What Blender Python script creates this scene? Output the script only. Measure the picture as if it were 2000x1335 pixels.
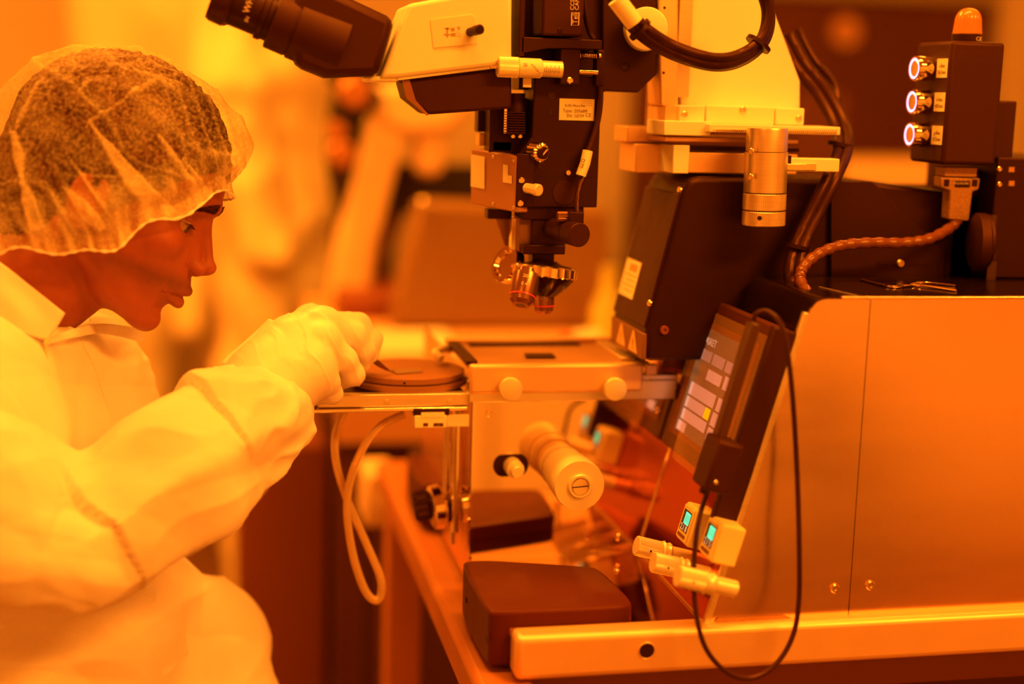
import bpy, math, random
import numpy as np
from mathutils import Vector, Matrix
random.seed(7)
S = bpy.context.scene
for o in list(bpy.data.objects): bpy.data.objects.remove(o)
COL = S.collection
# ------------------------------------------------------------------ camera
FPX = 2778.0
YAW, PITCH, ROLL = math.radians(12.0), math.radians(9.74), math.radians(1.6)
CPOS = Vector((0.0, 0.0, 1.27))
FW = Vector((math.sin(YAW)*math.cos(PITCH), math.cos(YAW)*math.cos(PITCH), -math.sin(PITCH)))
R0 = Vector((math.cos(YAW), -math.sin(YAW), 0.0)); U0 = R0.cross(FW)
CR = R0*math.cos(ROLL) + U0*math.sin(ROLL)
CU = U0*math.cos(ROLL) - R0*math.sin(ROLL)
cd = bpy.data.cameras.new('camera'); cam = bpy.data.objects.new('camera', cd); COL.objects.link(cam)
cd.sensor_width = 36.0; cd.lens = 50.0; cd.clip_start = 0.05; cd.clip_end = 50
m = Matrix((( CR.x, CU.x, -FW.x, CPOS.x), (CR.y, CU.y, -FW.y, CPOS.y), (CR.z, CU.z, -FW.z, CPOS.z), (0,0,0,1)))
cam.matrix_world = m
cd.dof.use_dof = True; cd.dof.focus_distance = 1.40; cd.dof.aperture_fstop = 1.25; cd.dof.aperture_blades = 0
S.camera = cam
S.view_settings.view_transform = 'Standard'
S.view_settings.look = 'None'
S.view_settings.gamma = 1.0
S.view_settings.use_curve_mapping = False
S.view_settings.exposure = 0.2
# ------------------------------------------------------------------ world and ceiling lamps
AMBER = (1.0, 0.30, 0.017)
W = bpy.data.worlds.new('world'); S.world = W; W.use_nodes = True
W.node_tree.nodes['Background'].inputs[0].default_value = (1.0, 0.15, 0.0, 1)
W.node_tree.nodes['Background'].inputs[1].default_value = 0.10
def area_lamp(loc, sx, sy, power, target=None, name='amber_ceiling_light'):
    l = bpy.data.lights.new(name, 'AREA'); l.shape = 'RECTANGLE'; l.size = sx; l.size_y = sy
    l.color = AMBER; l.energy = power
    o = bpy.data.objects.new(name, l); COL.objects.link(o); o.location = loc
    if target is not None:
        o.rotation_euler = (Vector(target)-Vector(loc)).to_track_quat('-Z', 'Y').to_euler()
    return o
LAMPS = [((0.35, 1.05, 2.56), 1.2, 0.30, 33), ((-0.5, 2.35, 2.56), 1.2, 0.30, 62), ((1.5, -0.35, 2.56), 1.2, 0.30, 95),  # the last lamp here is added to brighten the unseen front of the room
         ((-2.3, 2.0, 2.56), 1.2, 0.30, 50), ((1.9, 2.6, 2.56), 1.2, 0.30, 16), ((-1.2, -0.6, 2.56), 1.2, 0.3, 12)]  # the last lamp here is an added front fill behind the camera
for p, a, b, e in LAMPS: area_lamp(p, a, b, e)

def ray(px, py):
    return (FW*FPX + CR*(px-1000.0) - CU*(py-667.5)).normalized()
def U(px, py, Y=None, X=None, Z=None):
    r = ray(px, py)
    if Y is not None: t = (Y-CPOS.y)/r.y
    elif X is not None: t = (X-CPOS.x)/r.x
    else: t = (Z-CPOS.z)/r.z
    return CPOS + r*t
def V(*a): return Vector(a)
# ------------------------------------------------------------------ materials
MATS = {}
def mat(name, col, rough=0.5, metal=0.0, spec=0.5, stint=None, noise=0.0, nscale=40.0, bump=0.0, bscale=200.0, coat=0.0,
        emit=None, es=0.0, aniso=None, sheen=0.0, trans=0.0, ior=1.45, alpha=1.0, stretch=None, sss=0.0, thin=0.0):
    if name in MATS: return MATS[name]
    M = bpy.data.materials.new(name); M.use_nodes = True; nt = M.node_tree; N = nt.nodes; L = nt.links
    b = N['Principled BSDF']
    c = (col[0], col[1], col[2], 1)
    b.inputs['Base Color'].default_value = c; b.inputs['Roughness'].default_value = rough
    b.inputs['Metallic'].default_value = metal; b.inputs['Specular IOR Level'].default_value = spec
    b.inputs['Coat Weight'].default_value = coat; b.inputs['IOR'].default_value = ior
    b.inputs['Transmission Weight'].default_value = trans; b.inputs['Alpha'].default_value = alpha
    if stint: b.inputs['Specular Tint'].default_value = (*stint,1)
    if sheen: b.inputs['Sheen Weight'].default_value = sheen
    if sss:
        b.inputs['Subsurface Weight'].default_value = sss; b.inputs['Subsurface Radius'].default_value = (1, .3, .1)
        b.inputs['Subsurface Scale'].default_value = 0.008
    if emit: b.inputs['Emission Color'].default_value = (*emit, 1); b.inputs['Emission Strength'].default_value = es
    tc = N.new('ShaderNodeTexCoord'); mp = N.new('ShaderNodeMapping'); L.new(tc.outputs['Object'], mp.inputs[0])
    if stretch: mp.inputs['Scale'].default_value = stretch
    n = N.new('ShaderNodeTexNoise'); n.inputs['Scale'].default_value = nscale; n.inputs['Detail'].default_value = 5
    L.new(mp.outputs[0], n.inputs['Vector'])
    if noise:
        r = N.new('ShaderNodeMapRange'); L.new(n.outputs[0], r.inputs[0])
        r.inputs[1].default_value = 0.3; r.inputs[2].default_value = 0.7
        r.inputs[3].default_value = 1-noise; r.inputs[4].default_value = 1+noise*0.5
        x = N.new('ShaderNodeVectorMath'); x.operation = 'SCALE'; x.inputs[0].default_value = c[:3]
        L.new(r.outputs[0], x.inputs[3]); L.new(x.outputs[0], b.inputs['Base Color'])
    rr = N.new('ShaderNodeMapRange'); L.new(n.outputs[0], rr.inputs[0])
    rr.inputs[3].default_value = max(0.0, rough*0.85); rr.inputs[4].default_value = min(1, rough*1.15)
    L.new(rr.outputs[0], b.inputs['Roughness'])
    if bump:
        n2 = N.new('ShaderNodeTexNoise'); n2.inputs['Scale'].default_value = bscale; n2.inputs['Detail'].default_value = 3
        L.new(mp.outputs[0], n2.inputs['Vector'])
        bp = N.new('ShaderNodeBump'); bp.inputs['Strength'].default_value = bump; bp.inputs['Distance'].default_value = 0.002
        L.new(n2.outputs[0], bp.inputs['Height']); L.new(bp.outputs[0], b.inputs['Normal'])
    MATS[name] = M
    return M
# ------------------------------------------------------------------ object helpers
WLOC = {}
def thing(name, label, cat, loc=(0,0,0), group=None):
    o = bpy.data.objects.new(name, None); COL.objects.link(o); o.empty_display_size = 0.03
    o.location = loc; WLOC[o.name] = Vector(loc); o['label'] = label; o['category'] = cat
    if group: o['group'] = group
    return o
def tag(o, label, cat, group=None):
    o['label'] = label; o['category'] = cat
    if group: o['group'] = group
    return o
class MB:
    def __init__(s): s.v = []; s.f = []
    def add(s, vs, fs):
        k = len(s.v); s.v += [tuple(v) for v in vs]; s.f += [tuple(i+k for i in f) for f in fs]; return s
    def hexa(s, p):   # p: 8 points, bottom 4 ccw then top 4
        return s.add(p, [(3,2,1,0),(4,5,6,7),(0,1,5,4),(1,2,6,5),(2,3,7,6),(3,0,4,7)])
    def box(s, x0, x1, y0, y1, z0, z1):
        if x0 > x1: x0, x1 = x1, x0
        if z0 > z1: z0, z1 = z1, z0
        if y0 > y1: y0, y1 = y1, y0
        return s.hexa([(x0,y0,z0),(x1,y0,z0),(x1,y1,z0),(x0,y1,z0),(x0,y0,z1),(x1,y0,z1),(x1,y1,z1),(x0,y1,z1)])
    def pbox(s, ax, ay, bx, by, Y, depth):      # box whose front face spans the given picture points on plane Y
        a = U(ax, ay, Y=Y); b = U(bx, by, Y=Y)
        return s.box(a.x, b.x, Y, Y+depth, a.z, b.z)
    def obox(s, c, ex, ey, ez):                 # oriented box, half extent vectors
        c, ex, ey, ez = map(Vector, (c, ex, ey, ez))
        P = [c-ex-ey-ez, c+ex-ey-ez, c+ex+ey-ez, c-ex+ey-ez, c-ex-ey+ez, c+ex-ey+ez, c+ex+ey+ez, c-ex+ey+ez]
        return s.hexa(P)
    def prism(s, pts, ext):                     # planar polygon extruded by vector
        n = len(pts); ext = Vector(ext); P = [Vector(p) for p in pts]
        vs = P+[p+ext for p in P]
        return s.add(vs, [tuple(range(n))[::-1], tuple(range(n, 2*n))]+[(i, (i+1) % n, n+(i+1) % n, n+i) for i in range(n)])
    def lathe(s, o, ax, prof, seg=32, ref=None): # prof: (t along axis, radius)
        o = Vector(o); ax = Vector(ax).normalized()
        e1 = ax.orthogonal().normalized() if ref is None else (Vector(ref)-ax*Vector(ref).dot(ax)).normalized()
        e2 = ax.cross(e1); vs = []; fs = []
        for t, r in prof:
            for k in range(seg):
                a = 2*math.pi*k/seg; vs.append(o+ax*t+(e1*math.cos(a)+e2*math.sin(a))*max(r, 1e-5))
        for i in range(len(prof)-1):
            for k in range(seg):
                q = (k+1) % seg; fs.append((i*seg+k, i*seg+q, (i+1)*seg+q, (i+1)*seg+k))
        fs.append(tuple(range(seg))[::-1]); fs.append(tuple((len(prof)-1)*seg+k for k in range(seg)))
        return s.add(vs, fs)
    def cyl(s, a, b, r, r2=None, seg=28, ch=0.0):
        a = Vector(a); b = Vector(b); L = (b-a).length; r2 = r if r2 is None else r2
        if ch: pr = [(0, r-ch), (ch, r), (L-ch, r2), (L, r2-ch)]
        else: pr = [(0, r), (L, r2)]
        return s.lathe(a, b-a, pr, seg)
    def knurl(s, a, b, r, n=60, d=0.0004, ch=0.0006):
        a = Vector(a); b = Vector(b); ax = (b-a); L = ax.length; ax.normalize(); e1 = ax.orthogonal().normalized(); e2 = ax.cross(e1)
        rows = [(0, r-ch), (ch, r), (L-ch, r), (L, r-ch)]; vs = []; fs = []; seg = n*2
        for t, rr in rows:
            for k in range(seg):
                an = 2*math.pi*k/seg; q = rr-(d if k % 2 else 0); vs.append(a+ax*t+(e1*math.cos(an)+e2*math.sin(an))*q)
        for i in range(3):
            for k in range(seg): q = (k+1) % seg; fs.append((i*seg+k, i*seg+q, (i+1)*seg+q, (i+1)*seg+k))
        fs.append(tuple(range(seg))[::-1]); fs.append(tuple(3*seg+k for k in range(seg)))
        return s.add(vs, fs)
    def tube(s, pts, r, seg=12, caps=True):
        P = [Vector(p) for p in pts]; n = len(P); rr = r if hasattr(r, '__len__') else [r]*n
        T = [(P[min(i+1, n-1)]-P[max(i-1, 0)]).normalized() for i in range(n)]
        e = T[0].orthogonal().normalized(); vs = []; fs = []
        for i in range(n):
            e = (e-T[i]*e.dot(T[i])).normalized(); g = T[i].cross(e)
            for k in range(seg):
                a = 2*math.pi*k/seg; vs.append(P[i]+(e*math.cos(a)+g*math.sin(a))*rr[i])
        for i in range(n-1):
            for k in range(seg): q = (k+1) % seg; fs.append((i*seg+k, i*seg+q, (i+1)*seg+q, (i+1)*seg+k))
        if caps: fs.append(tuple(range(seg))[::-1]); fs.append(tuple((n-1)*seg+k for k in range(seg)))
        return s.add(vs, fs)
    def sphere(s, c, r, seg=24, rings=14, sc=(1,1,1)):
        c = Vector(c); vs = []; fs = []
        for i in range(rings+1):
            p = math.pi*i/rings
            for k in range(seg):
                a = 2*math.pi*k/seg
                vs.append((c.x+r*sc[0]*math.sin(p)*math.cos(a), c.y+r*sc[1]*math.sin(p)*math.sin(a), c.z+r*sc[2]*math.cos(p)))
        for i in range(rings):
            for k in range(seg): q = (k+1) % seg; fs.append((i*seg+k, (i+1)*seg+k, (i+1)*seg+q, i*seg+q))
        return s.add(vs, fs)
def obj(name, mb, m, parent=None, bevel=0.0, smooth=30, seg=2, kind=None, label=None):
    me = bpy.data.meshes.new(name); me.from_pydata([tuple(v) for v in mb.v], [], mb.f); me.validate(); me.update()
    me.materials.append(m)
    if smooth:
        me.polygons.foreach_set('use_smooth', [True]*len(me.polygons)); me.set_sharp_from_angle(angle=math.radians(smooth))
    o = bpy.data.objects.new(name, me); COL.objects.link(o)
    if parent is not None:
        o.parent = parent; o.location = -WLOC[parent.name]
    WLOC[o.name] = Vector((0,0,0))
    if bevel:
        b = o.modifiers.new('bevel', 'BEVEL'); b.width = bevel; b.segments = seg; b.limit_method = 'ANGLE'; b.angle_limit = math.radians(40)
    if kind: o['kind'] = kind
    if label: o['label'] = label
    return o
def spline(pts, n=12, closed=False):
    P = [Vector(p) for p in pts]; out = []
    for i in range(len(P)-1):
        a = P[max(i-1, 0)]; b = P[i]; c = P[i+1]; d = P[min(i+2, len(P)-1)]
        for k in range(n):
            t = k/n; out.append(0.5*((2*b)+(c-a)*t+(2*a-5*b+4*c-d)*t*t+(3*b-a-3*c+d)*t**3))
    out.append(P[-1]); return out
def PP(lst): return [U(a, b, Y=y) for a, b, y in lst]
def text(name, s, size, origin, ex, ey, m, parent, depth=0.0002, align='LEFT'):
    cu = bpy.data.curves.new(name, 'FONT'); cu.body = s; cu.size = size; cu.extrude = depth; cu.align_x = align; cu.resolution_u = 3
    t = bpy.data.objects.new(name, cu); COL.objects.link(t)
    bpy.context.view_layer.update()
    me = bpy.data.meshes.new_from_object(t.evaluated_get(bpy.context.evaluated_depsgraph_get()))
    bpy.data.objects.remove(t)
    ex = Vector(ex).normalized(); ey = Vector(ey); ey = (ey-ex*ey.dot(ex)).normalized(); ez = ex.cross(ey); o3 = Vector(origin)
    mb = MB(); mb.v = [tuple(o3+ex*v.co.x+ey*v.co.y+ez*(v.co.z+depth)) for v in me.vertices]; mb.f = [tuple(p.vertices) for p in me.polygons]
    bpy.data.meshes.remove(me)
    return obj(name, mb, m, parent, smooth=0)
def screws(name, pts, axis, r, m, parent, h=0.0015):   # one raised round head each, with a hex recess ring
    for p in pts:
        b = MB(); a = Vector(axis).normalized(); p = Vector(p)
        b.lathe(p-a*0.001, a, [(0, r), (0.001+h*.5, r), (0.001+h, r*.75), (0.001+h, r*.42), (0.001+h*.4, r*.38), (0.001+h*.4, 0)], 18)
        obj(name, b, m, parent)
# ------------------------------------------------------------------ implicit surfaces
def smin(a, b, k):
    h = np.clip(0.5+0.5*(b-a)/k, 0, 1); return b*(1-h)+a*h-k*h*(1-h)
def smax(a, b, k): return -smin(-a, -b, k)
def ell(P, c, r):
    q0 = (P[0]-c[0]); q1 = (P[1]-c[1]); q2 = (P[2]-c[2])
    k0 = np.sqrt((q0/r[0])**2+(q1/r[1])**2+(q2/r[2])**2); k1 = np.sqrt((q0/r[0]**2)**2+(q1/r[1]**2)**2+(q2/r[2]**2)**2)
    return k0*(k0-1)/(k1+1e-9)
def cap(P, a, b, ra, rb):
    a = np.array(a, float); b = np.array(b, float); d = b-a; L = max(d@d, 1e-12)
    t = np.clip(((P[0]-a[0])*d[0]+(P[1]-a[1])*d[1]+(P[2]-a[2])*d[2])/L, 0, 1)
    return np.sqrt((P[0]-a[0]-t*d[0])**2+(P[1]-a[1]-t*d[1])**2+(P[2]-a[2]-t*d[2])**2)-(ra+(rb-ra)*t)
def surfnet(f, lo, hi, h):
    n = [int(math.ceil((hi[i]-lo[i])/h))+1 for i in range(3)]
    ax = [lo[i]+h*np.arange(n[i]) for i in range(3)]
    P = np.meshgrid(*[a.astype(np.float32) for a in ax], indexing='ij'); D = f(P).astype(np.float32); ins = D < 0
    c = [s-1 for s in n]
    cnt = np.zeros(c, np.int8)
    for dx in (0,1):
        for dy in (0,1):
            for dz in (0,1): cnt += ins[dx:dx+c[0], dy:dy+c[1], dz:dz+c[2]]
    act = (cnt > 0) & (cnt < 8); I = np.argwhere(act); idx = -np.ones(c, np.int64); idx[act] = np.arange(len(I))
    acc = np.zeros((len(I), 3)); num = np.zeros(len(I))
    cs = [(dx,dy,dz) for dx in (0,1) for dy in (0,1) for dz in (0,1)]
    for a in cs:
        for k in range(3):
            if a[k]: continue
            b = list(a); b[k] = 1
            da = D[I[:,0]+a[0], I[:,1]+a[1], I[:,2]+a[2]]; db = D[I[:,0]+b[0], I[:,1]+b[1], I[:,2]+b[2]]
            mk = (da < 0) != (db < 0); t = np.where(mk, da/np.where(mk, da-db, 1), 0)
            p = np.array(a, float)[None, :].repeat(len(I), 0); p[:, k] = t; acc += p*mk[:, None]; num += mk
    vs = (I+acc/num[:, None])*h+np.array(lo)
    F = []
    for k in range(3):
        u, w = [(1,2),(2,0),(0,1)][k]
        sl0 = [slice(None)]*3; sl1 = [slice(None)]*3; sl0[k] = slice(0, -1); sl1[k] = slice(1, None)
        e = ins[tuple(sl0)] != ins[tuple(sl1)]; E = np.argwhere(e)
        E = E[(E[:,u] > 0) & (E[:,w] > 0) & (E[:,u] < c[u]) & (E[:,w] < c[w])]
        if not len(E): continue
        s = ins[E[:,0], E[:,1], E[:,2]]
        def g(du, dw): q = E.copy(); q[:,u] -= du; q[:,w] -= dw; return idx[q[:,0], q[:,1], q[:,2]]
        q = np.stack([g(1,1), g(0,1), g(0,0), g(1,0)], 1); q[~s] = q[~s][:, ::-1]; F.append(q)
    F = np.concatenate(F); F = F[(F >= 0).all(1)]
    return vs, F
def vnormals(v, f):
    n = np.zeros_like(v); fn = np.cross(v[f[:,2]]-v[f[:,0]], v[f[:,3]]-v[f[:,1]])
    for k in range(4): np.add.at(n, f[:,k], fn)
    return n/(np.linalg.norm(n, axis=1)[:, None]+1e-12)
def _h(i, j, k, s): 
    x = (i*374761393+j*668265263+k*2147483647+s*974634777) & 0xffffffff
    x = ((x ^ (x >> 13))*1274126177) & 0xffffffff; return ((x ^ (x >> 16)) & 0xffff)/65535.0
def vnoise(p, s=0):
    i = np.floor(p).astype(np.int64); f = p-i; f = f*f*(3-2*f); r = 0
    for a in (0,1):
        for b in (0,1):
            for c in (0,1):
                w = (f[:,0] if a else 1-f[:,0])*(f[:,1] if b else 1-f[:,1])*(f[:,2] if c else 1-f[:,2])
                r = r+w*_h(i[:,0]+a, i[:,1]+b, i[:,2]+c, s)
    return r*2-1
def ridge(p, s=0): return 1-2*np.abs(vnoise(p, s))
class NM:
    def __init__(s, v, f): s.v = v.tolist(); s.f = f.tolist()
def smoothv(v, f, it=2, lam=0.5):
    for _ in range(it):
        a = np.zeros_like(v); c = np.zeros(len(v))
        for k in range(4):
            for q in (1, 3): np.add.at(a, f[:,k], v[f[:,(k+q) % 4]]); np.add.at(c, f[:,k], 1)
        v = v*(1-lam)+lam*a/np.maximum(c, 1)[:, None]
    return v
# ------------------------------------------------------------------ materials palette
m_alu = mat('brushed_aluminium', (.80,.66,.50), rough=.33, metal=.85, noise=.06, nscale=30, stretch=(1,1,12))
m_alu2 = mat('matte_aluminium', (.82,.54,.32), rough=.45, metal=.55)
m_steel = mat('satin_steel', (.95,.62,.42), rough=.22, metal=1.0, noise=.05, nscale=6, stretch=(1,1,6))
m_mirror = mat('polished_steel', (.82,.62,.46), rough=.04, metal=1.0)
m_black = mat('black_anodised', (.020,.005,.003), rough=.42, spec=.42, stint=(1,.45,.3))
m_blackg = mat('black_gloss_metal', (.012,.004,.003), rough=.17, spec=.6, stint=(1,.5,.3), noise=.4, nscale=300)
m_blackm = mat('black_plastic', (.030,.007,.004), rough=.5, stint=(1,.45,.3), bump=.15, bscale=900)
m_rubber = mat('cable_rubber', (.03,.008,.005), rough=.38, stint=(1,.45,.3))
m_pad = mat('armrest_vinyl', (.075,.012,.006), rough=.45, spec=.35, stint=(1,.45,.3))
m_grey = mat('warm_grey_paint', (.20,.08,.04), rough=.5)
m_white = mat('cream_paint', (.86,.80,.66), rough=.42, bump=.08, bscale=700)
m_label = mat('paper_label', (.85,.76,.55), rough=.6)
m_ink = mat('label_ink', (.10,.02,.01), rough=.7)
m_inkw = mat('white_print', (.8,.6,.45), rough=.6)
m_brass = mat('nickel_screw', (.85,.66,.45), rough=.22, metal=1)
m_chrome = mat('chrome', (.85,.7,.55), rough=.07, metal=1)
m_knob = mat('satin_knob', (.84,.74,.55), rough=.38, metal=.35)
m_tablef = mat('painted_table_frame', (.42,.15,.05), rough=.45)
m_wall = mat('cleanroom_wall', (.85,.66,.45), rough=.7, noise=.05, nscale=1.5)
m_wall2 = mat('dark_wall_panel', (.13,.028,.012), rough=.6, noise=.2, nscale=2)
m_floor = mat('vinyl_floor', (.20,.085,.03), rough=.4, noise=.2, nscale=3)
m_ceil = mat('ceiling_tile', (.75,.58,.4), rough=.8)
# ------------------------------------------------------------------ the room
def struct(name, mb, m, **k): return obj(name, mb, m, kind='structure', **k)
X0, X1, Y0, Y1 = -3.2, 4.2, -1.8, 4.6
struct('floor', MB().box(X0,X1,Y0,Y1,-.1,0), m_floor)
struct('ceiling', MB().box(X0,X1,Y0,Y1,2.7,2.8), m_ceil)
struct('wall_back', MB().box(X0,X1,Y1,Y1+.1,0,2.7), m_wall)
struct('wall_front', MB().box(X0,X1,Y0-.1,Y0,0,2.7), m_wall)
struct('wall_left', MB().box(X0-.1,X0,Y0,Y1,0,2.7), m_wall)
struct('wall_right', MB().box(X1,X1+.1,Y0,Y1,0,2.7), m_wall)
m_glow = mat('amber_diffuser', (.9,.6,.2), rough=.5, emit=(1,.285,.012), es=3.0)
for i, (p, a, b, e) in enumerate(LAMPS):
    t = thing('ceiling_light', ('amber ceiling light panel above the chuck','amber ceiling light panel above the background bench','added amber ceiling light panel brightening the front of the room at the right','amber ceiling light panel nearest the left wall','amber ceiling light panel over the back right of the room','added amber ceiling light panel brightening the front of the room at the left')[i], 'ceiling light', (p[0],p[1],2.7), group='amber ceiling lights')
    obj('frame', MB().box(p[0]-a/2-.04,p[0]+a/2+.04,p[1]-b/2-.04,p[1]+b/2+.04,2.62,2.70), m_wall, t)
    obj('diffuser', MB().box(p[0]-a/2,p[0]+a/2,p[1]-b/2,p[1]+b/2,2.60,2.62), m_glow, t)
# dark door leaf / panel at far right and its posts
a = U(1525,330,Y=4.5); b = U(1945,8,Y=4.5); dx0, dx1, dz1 = a.x, b.x, b.z
struct('door_1', MB().box(dx0-.5,dx1,4.5,4.6,0,dz1), m_wall2)
struct('trim_1', MB().box(dx0-.55,dx1+.02,4.47,4.6,dz1,dz1+.06), mat('trim_green',(.45,.33,.12),rough=.5))
struct('trim_2', MB().box(dx1,dx1+.12,4.44,4.6,0,2.7), m_wall)
c = U(1660,62,Y=4.45)
t = thing('wall_clock', 'small round amber disc hanging high on the dark red panel at far right', 'wall clock', (c.x,4.5,c.z))
obj('case', MB().lathe((c.x,4.5,c.z),(0,-1,0),[(0,.05),(.02,.05),(.025,.047)],40), mat('clock_case',(.5,.22,.1),rough=.4), t)
obj('dial', MB().lathe((c.x,4.475,c.z),(0,-1,0),[(0,.045),(.004,.044)],40), mat('clock_dial',(.75,.36,.15),rough=.4), t)
# ------------------------------------------------------------------ key planes of the mask aligner (machine frame: X right, Y away, Z up)
YP = 1.21; YR = 1.195; YW = 1.43; ZF = 0.787; XL = 0.266; XC = 0.452; ZT = 1.0965
YB = 1.415
# table
m_dktop = mat('dark_tabletop', (.20,.055,.02), rough=.5)
zt = 0.742
xt = U(925,1325,Z=zt).x
T = thing('equipment_table', 'orange painted steel table carrying the mask aligner', 'table', (.7,1.5,0))
obj('side_beam', MB().box(xt,xt+.055,1.10,2.02,zt-.045,zt), m_tablef, T, bevel=.008)
obj('tabletop', MB().box(xt+.055,1.75,1.245,2.02,zt-.045,zt-.0005), m_dktop, T, bevel=.004)
for lx in (xt+.03, 1.69):
    for ly in (1.22, 1.94): obj('leg', MB().box(lx-.025,lx+.025,ly-.025,ly+.025,0,zt-.046), m_tablef, T, bevel=.004)
obj('lower_shelf', MB().box(xt+.05,1.66,1.25,1.9,.18,.21), m_tablef, T, bevel=.004)
# ---- aligner body
A = thing('mask_aligner', 'large mask aligner with mirror finished side panels and slanted console standing on the table', 'mask aligner', (.7,1.4,zt))
obj('base_plate', MB().box(XL+.004,1.7,YR+.035,1.95,zt+.0005,ZF-.008), m_black, A, bevel=.003)
# front rail with the round hole
rl = MB(); rl.box(XL,1.7,YR,YR+.03,zt+.004,ZF+.001)
ra = obj('front_rail', rl, m_alu2, A, bevel=.006, seg=3)
hc = U(1263,1270,Y=YR)
obj('rail_hole', MB().lathe((hc.x,YR-.0006,hc.z),(0,1,0),[(0,.0072),(0.0005,.0066),(.0012,.006),(.0012,0)],30), m_black, A)
obj('hole_rim', MB().lathe((hc.x,YR+.0008,hc.z),(0,-1,0),[(0,.0088),(.0012,.0085),(.0016,.0078),(.0012,.0072)],30), m_alu2, A)
obj('recess_floor', MB().box(XL,XC+.01,YR+.03,YW+.01,ZF-.008,ZF-.001), m_mirror, A)
# back wall of the recess (polished)
obj('mirror_panel', MB().box(XL,XC+.12,YW,YW+.004,ZF,.972), m_mirror, A)
obj('panel_edge', MB().box(XL-.0022,XL+.0005,YW-.001,YW+.012,ZF-.002,.972), m_chrome, A)
obj('panel_edge', MB().box(XL,XC,YW-.003,YW,ZF-.001,ZF+.0015), m_chrome, A)
# left flank of the machine behind the polished panel
obj('flank_panel', MB().box(XL,XL+.004,YW+.012,1.80,zt+.01,.972), m_steel, A)
for k,(px) in enumerate((858,884)):
    c = U(px,900,Y=YW+.012+.05*(2-k)); obj('flank_post', MB().cyl((XL-.012,YW+.03+.06*k,ZF+.02),(XL-.012,YW+.03+.06*k,.955),.006), m_chrome, A)
# ---- console
SD = Vector((.078,0,.285)).normalized(); SN = Vector((-SD.z,0,SD.x)); SA = Vector((XC,0,ZF))
prof = [(XC,ZF),(XC+.0835,ZF+.291)]
for k in range(8):
    a = math.pi-.27-(math.pi/2-.27)*k/7.0; prof.append((XC+.0835+.018+.018*math.cos(a), ZT-.018+.018*math.sin(a)))
prof += [(1.7,ZT),(1.7,ZF)]
ysplit = U(1690,900,Y=YP).x
mbc = MB().prism([(x,YP+.004,z) for x,z in prof],(0,.155,0))
obj('console_body', mbc, m_blackg, A, smooth=40)
def clipprof(x0,x1):
    P = [p for p in prof if x0 <= p[0] <= x1]
    return P
xs = .650   # seam
pL = [(x,z) for x,z in prof[:-2]]+[(xs+.0035,ZT-.001),(xs-.0035,ZF)]
tt = U(1697,585,Y=YP).x; tb = U(1660,1205,Y=YP).x; xs = (tt+tb)/2
pL = [(x,z-.0012 if z > ZT-.01 else z) for x,z in prof[:-2]]+[(xs-.0004,ZT-.0012),(xs-.0004,ZF)]
obj('side_panel', MB().prism([(x,YP,z) for x,z in pL],(0,.004,0)), m_steel, A, smooth=50)
pR = [(xs+.0004,ZF),(xs+.0004,ZT-.0012),(1.7,ZT-.0012),(1.7,ZF)]
obj('side_panel', MB().prism([(x,YP,z) for x,z in pR],(0,.004,0)), m_steel, A, smooth=50)
slab = MB()
q0 = SA-SN*0.0005; L = Vector((.0835,0,.291)).length
L2 = .262; P0 = [SA+Vector((0,YP+.004,0)), SA+SD*L2+Vector((0,YP+.004,0)), SA+SD*L2+Vector((0,YW+.02,0)), SA+Vector((0,YW+.02,0))]
obj('slanted_panel', MB().prism(P0, SN*.0012), mat('polished_red_tint',(.50,.075,.03),rough=.05,metal=.9), A)
ep = [SA+SN*.003, SA+SN*.003+SD*(L+.004), SA+SD*(L+.004)-SN*.003, SA-SN*.003]
obj('panel_edge', MB().prism([p+Vector((0,YP-.002,0)) for p in ep],(0,.006,0)), m_alu, A, bevel=.0008)
obj('panel_edge', MB().tube([SA+SN*.001+Vector((0,YW-.001,0)), SA+SN*.001+SD*L2+Vector((0,YW-.001,0))],.0018), m_chrome, A)
obj('panel_edge', MB().tube([SA+SN*.001+Vector((0,YP+.01,0)), SA+SN*.001+Vector((0,YW,0))],.0018), m_chrome, A)
# top edge highlight strip of the console
obj('top_lip', MB().box(XC+.115,1.7,YP-.001,YP+.006,ZT-.0015,ZT+.0012), m_steel, A, bevel=.0008)
# seam on the dark top
obj('cover_seam', MB().tube([U(1600,560,Z=ZT+.0004),U(1700,583,Z=ZT+.0004)],.0006), m_alu, A)
scr = [U(1630,1148,Y=YP),U(1699,1142,Y=YP)]
screws('screw', scr, (0,-1,0), .0048, m_brass, A, .003)
pl = U(1395,1213,Y=YP)
obj('nameplate', MB().prism([U(1395,1213,Y=YP-.0006),U(1548,1208,Y=YP-.0006),U(1530,1200,Y=YP-.0006),U(1402,1205,Y=YP-.0006)],(0,-.0006,0)), mat('etched_plate',(.45,.25,.12),rough=.4,metal=.6), A)
sw = [U(955,806,Y=YW),U(1285,800,Y=YW),U(1208,1048,Y=YW)]
screws('screw', sw, (0,-1,0), .0036, m_brass, A, .002)
c = U(1205,1113,Z=ZF); screws('screw', [c], (0,0,1), .004, m_brass, A, .002)
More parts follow.
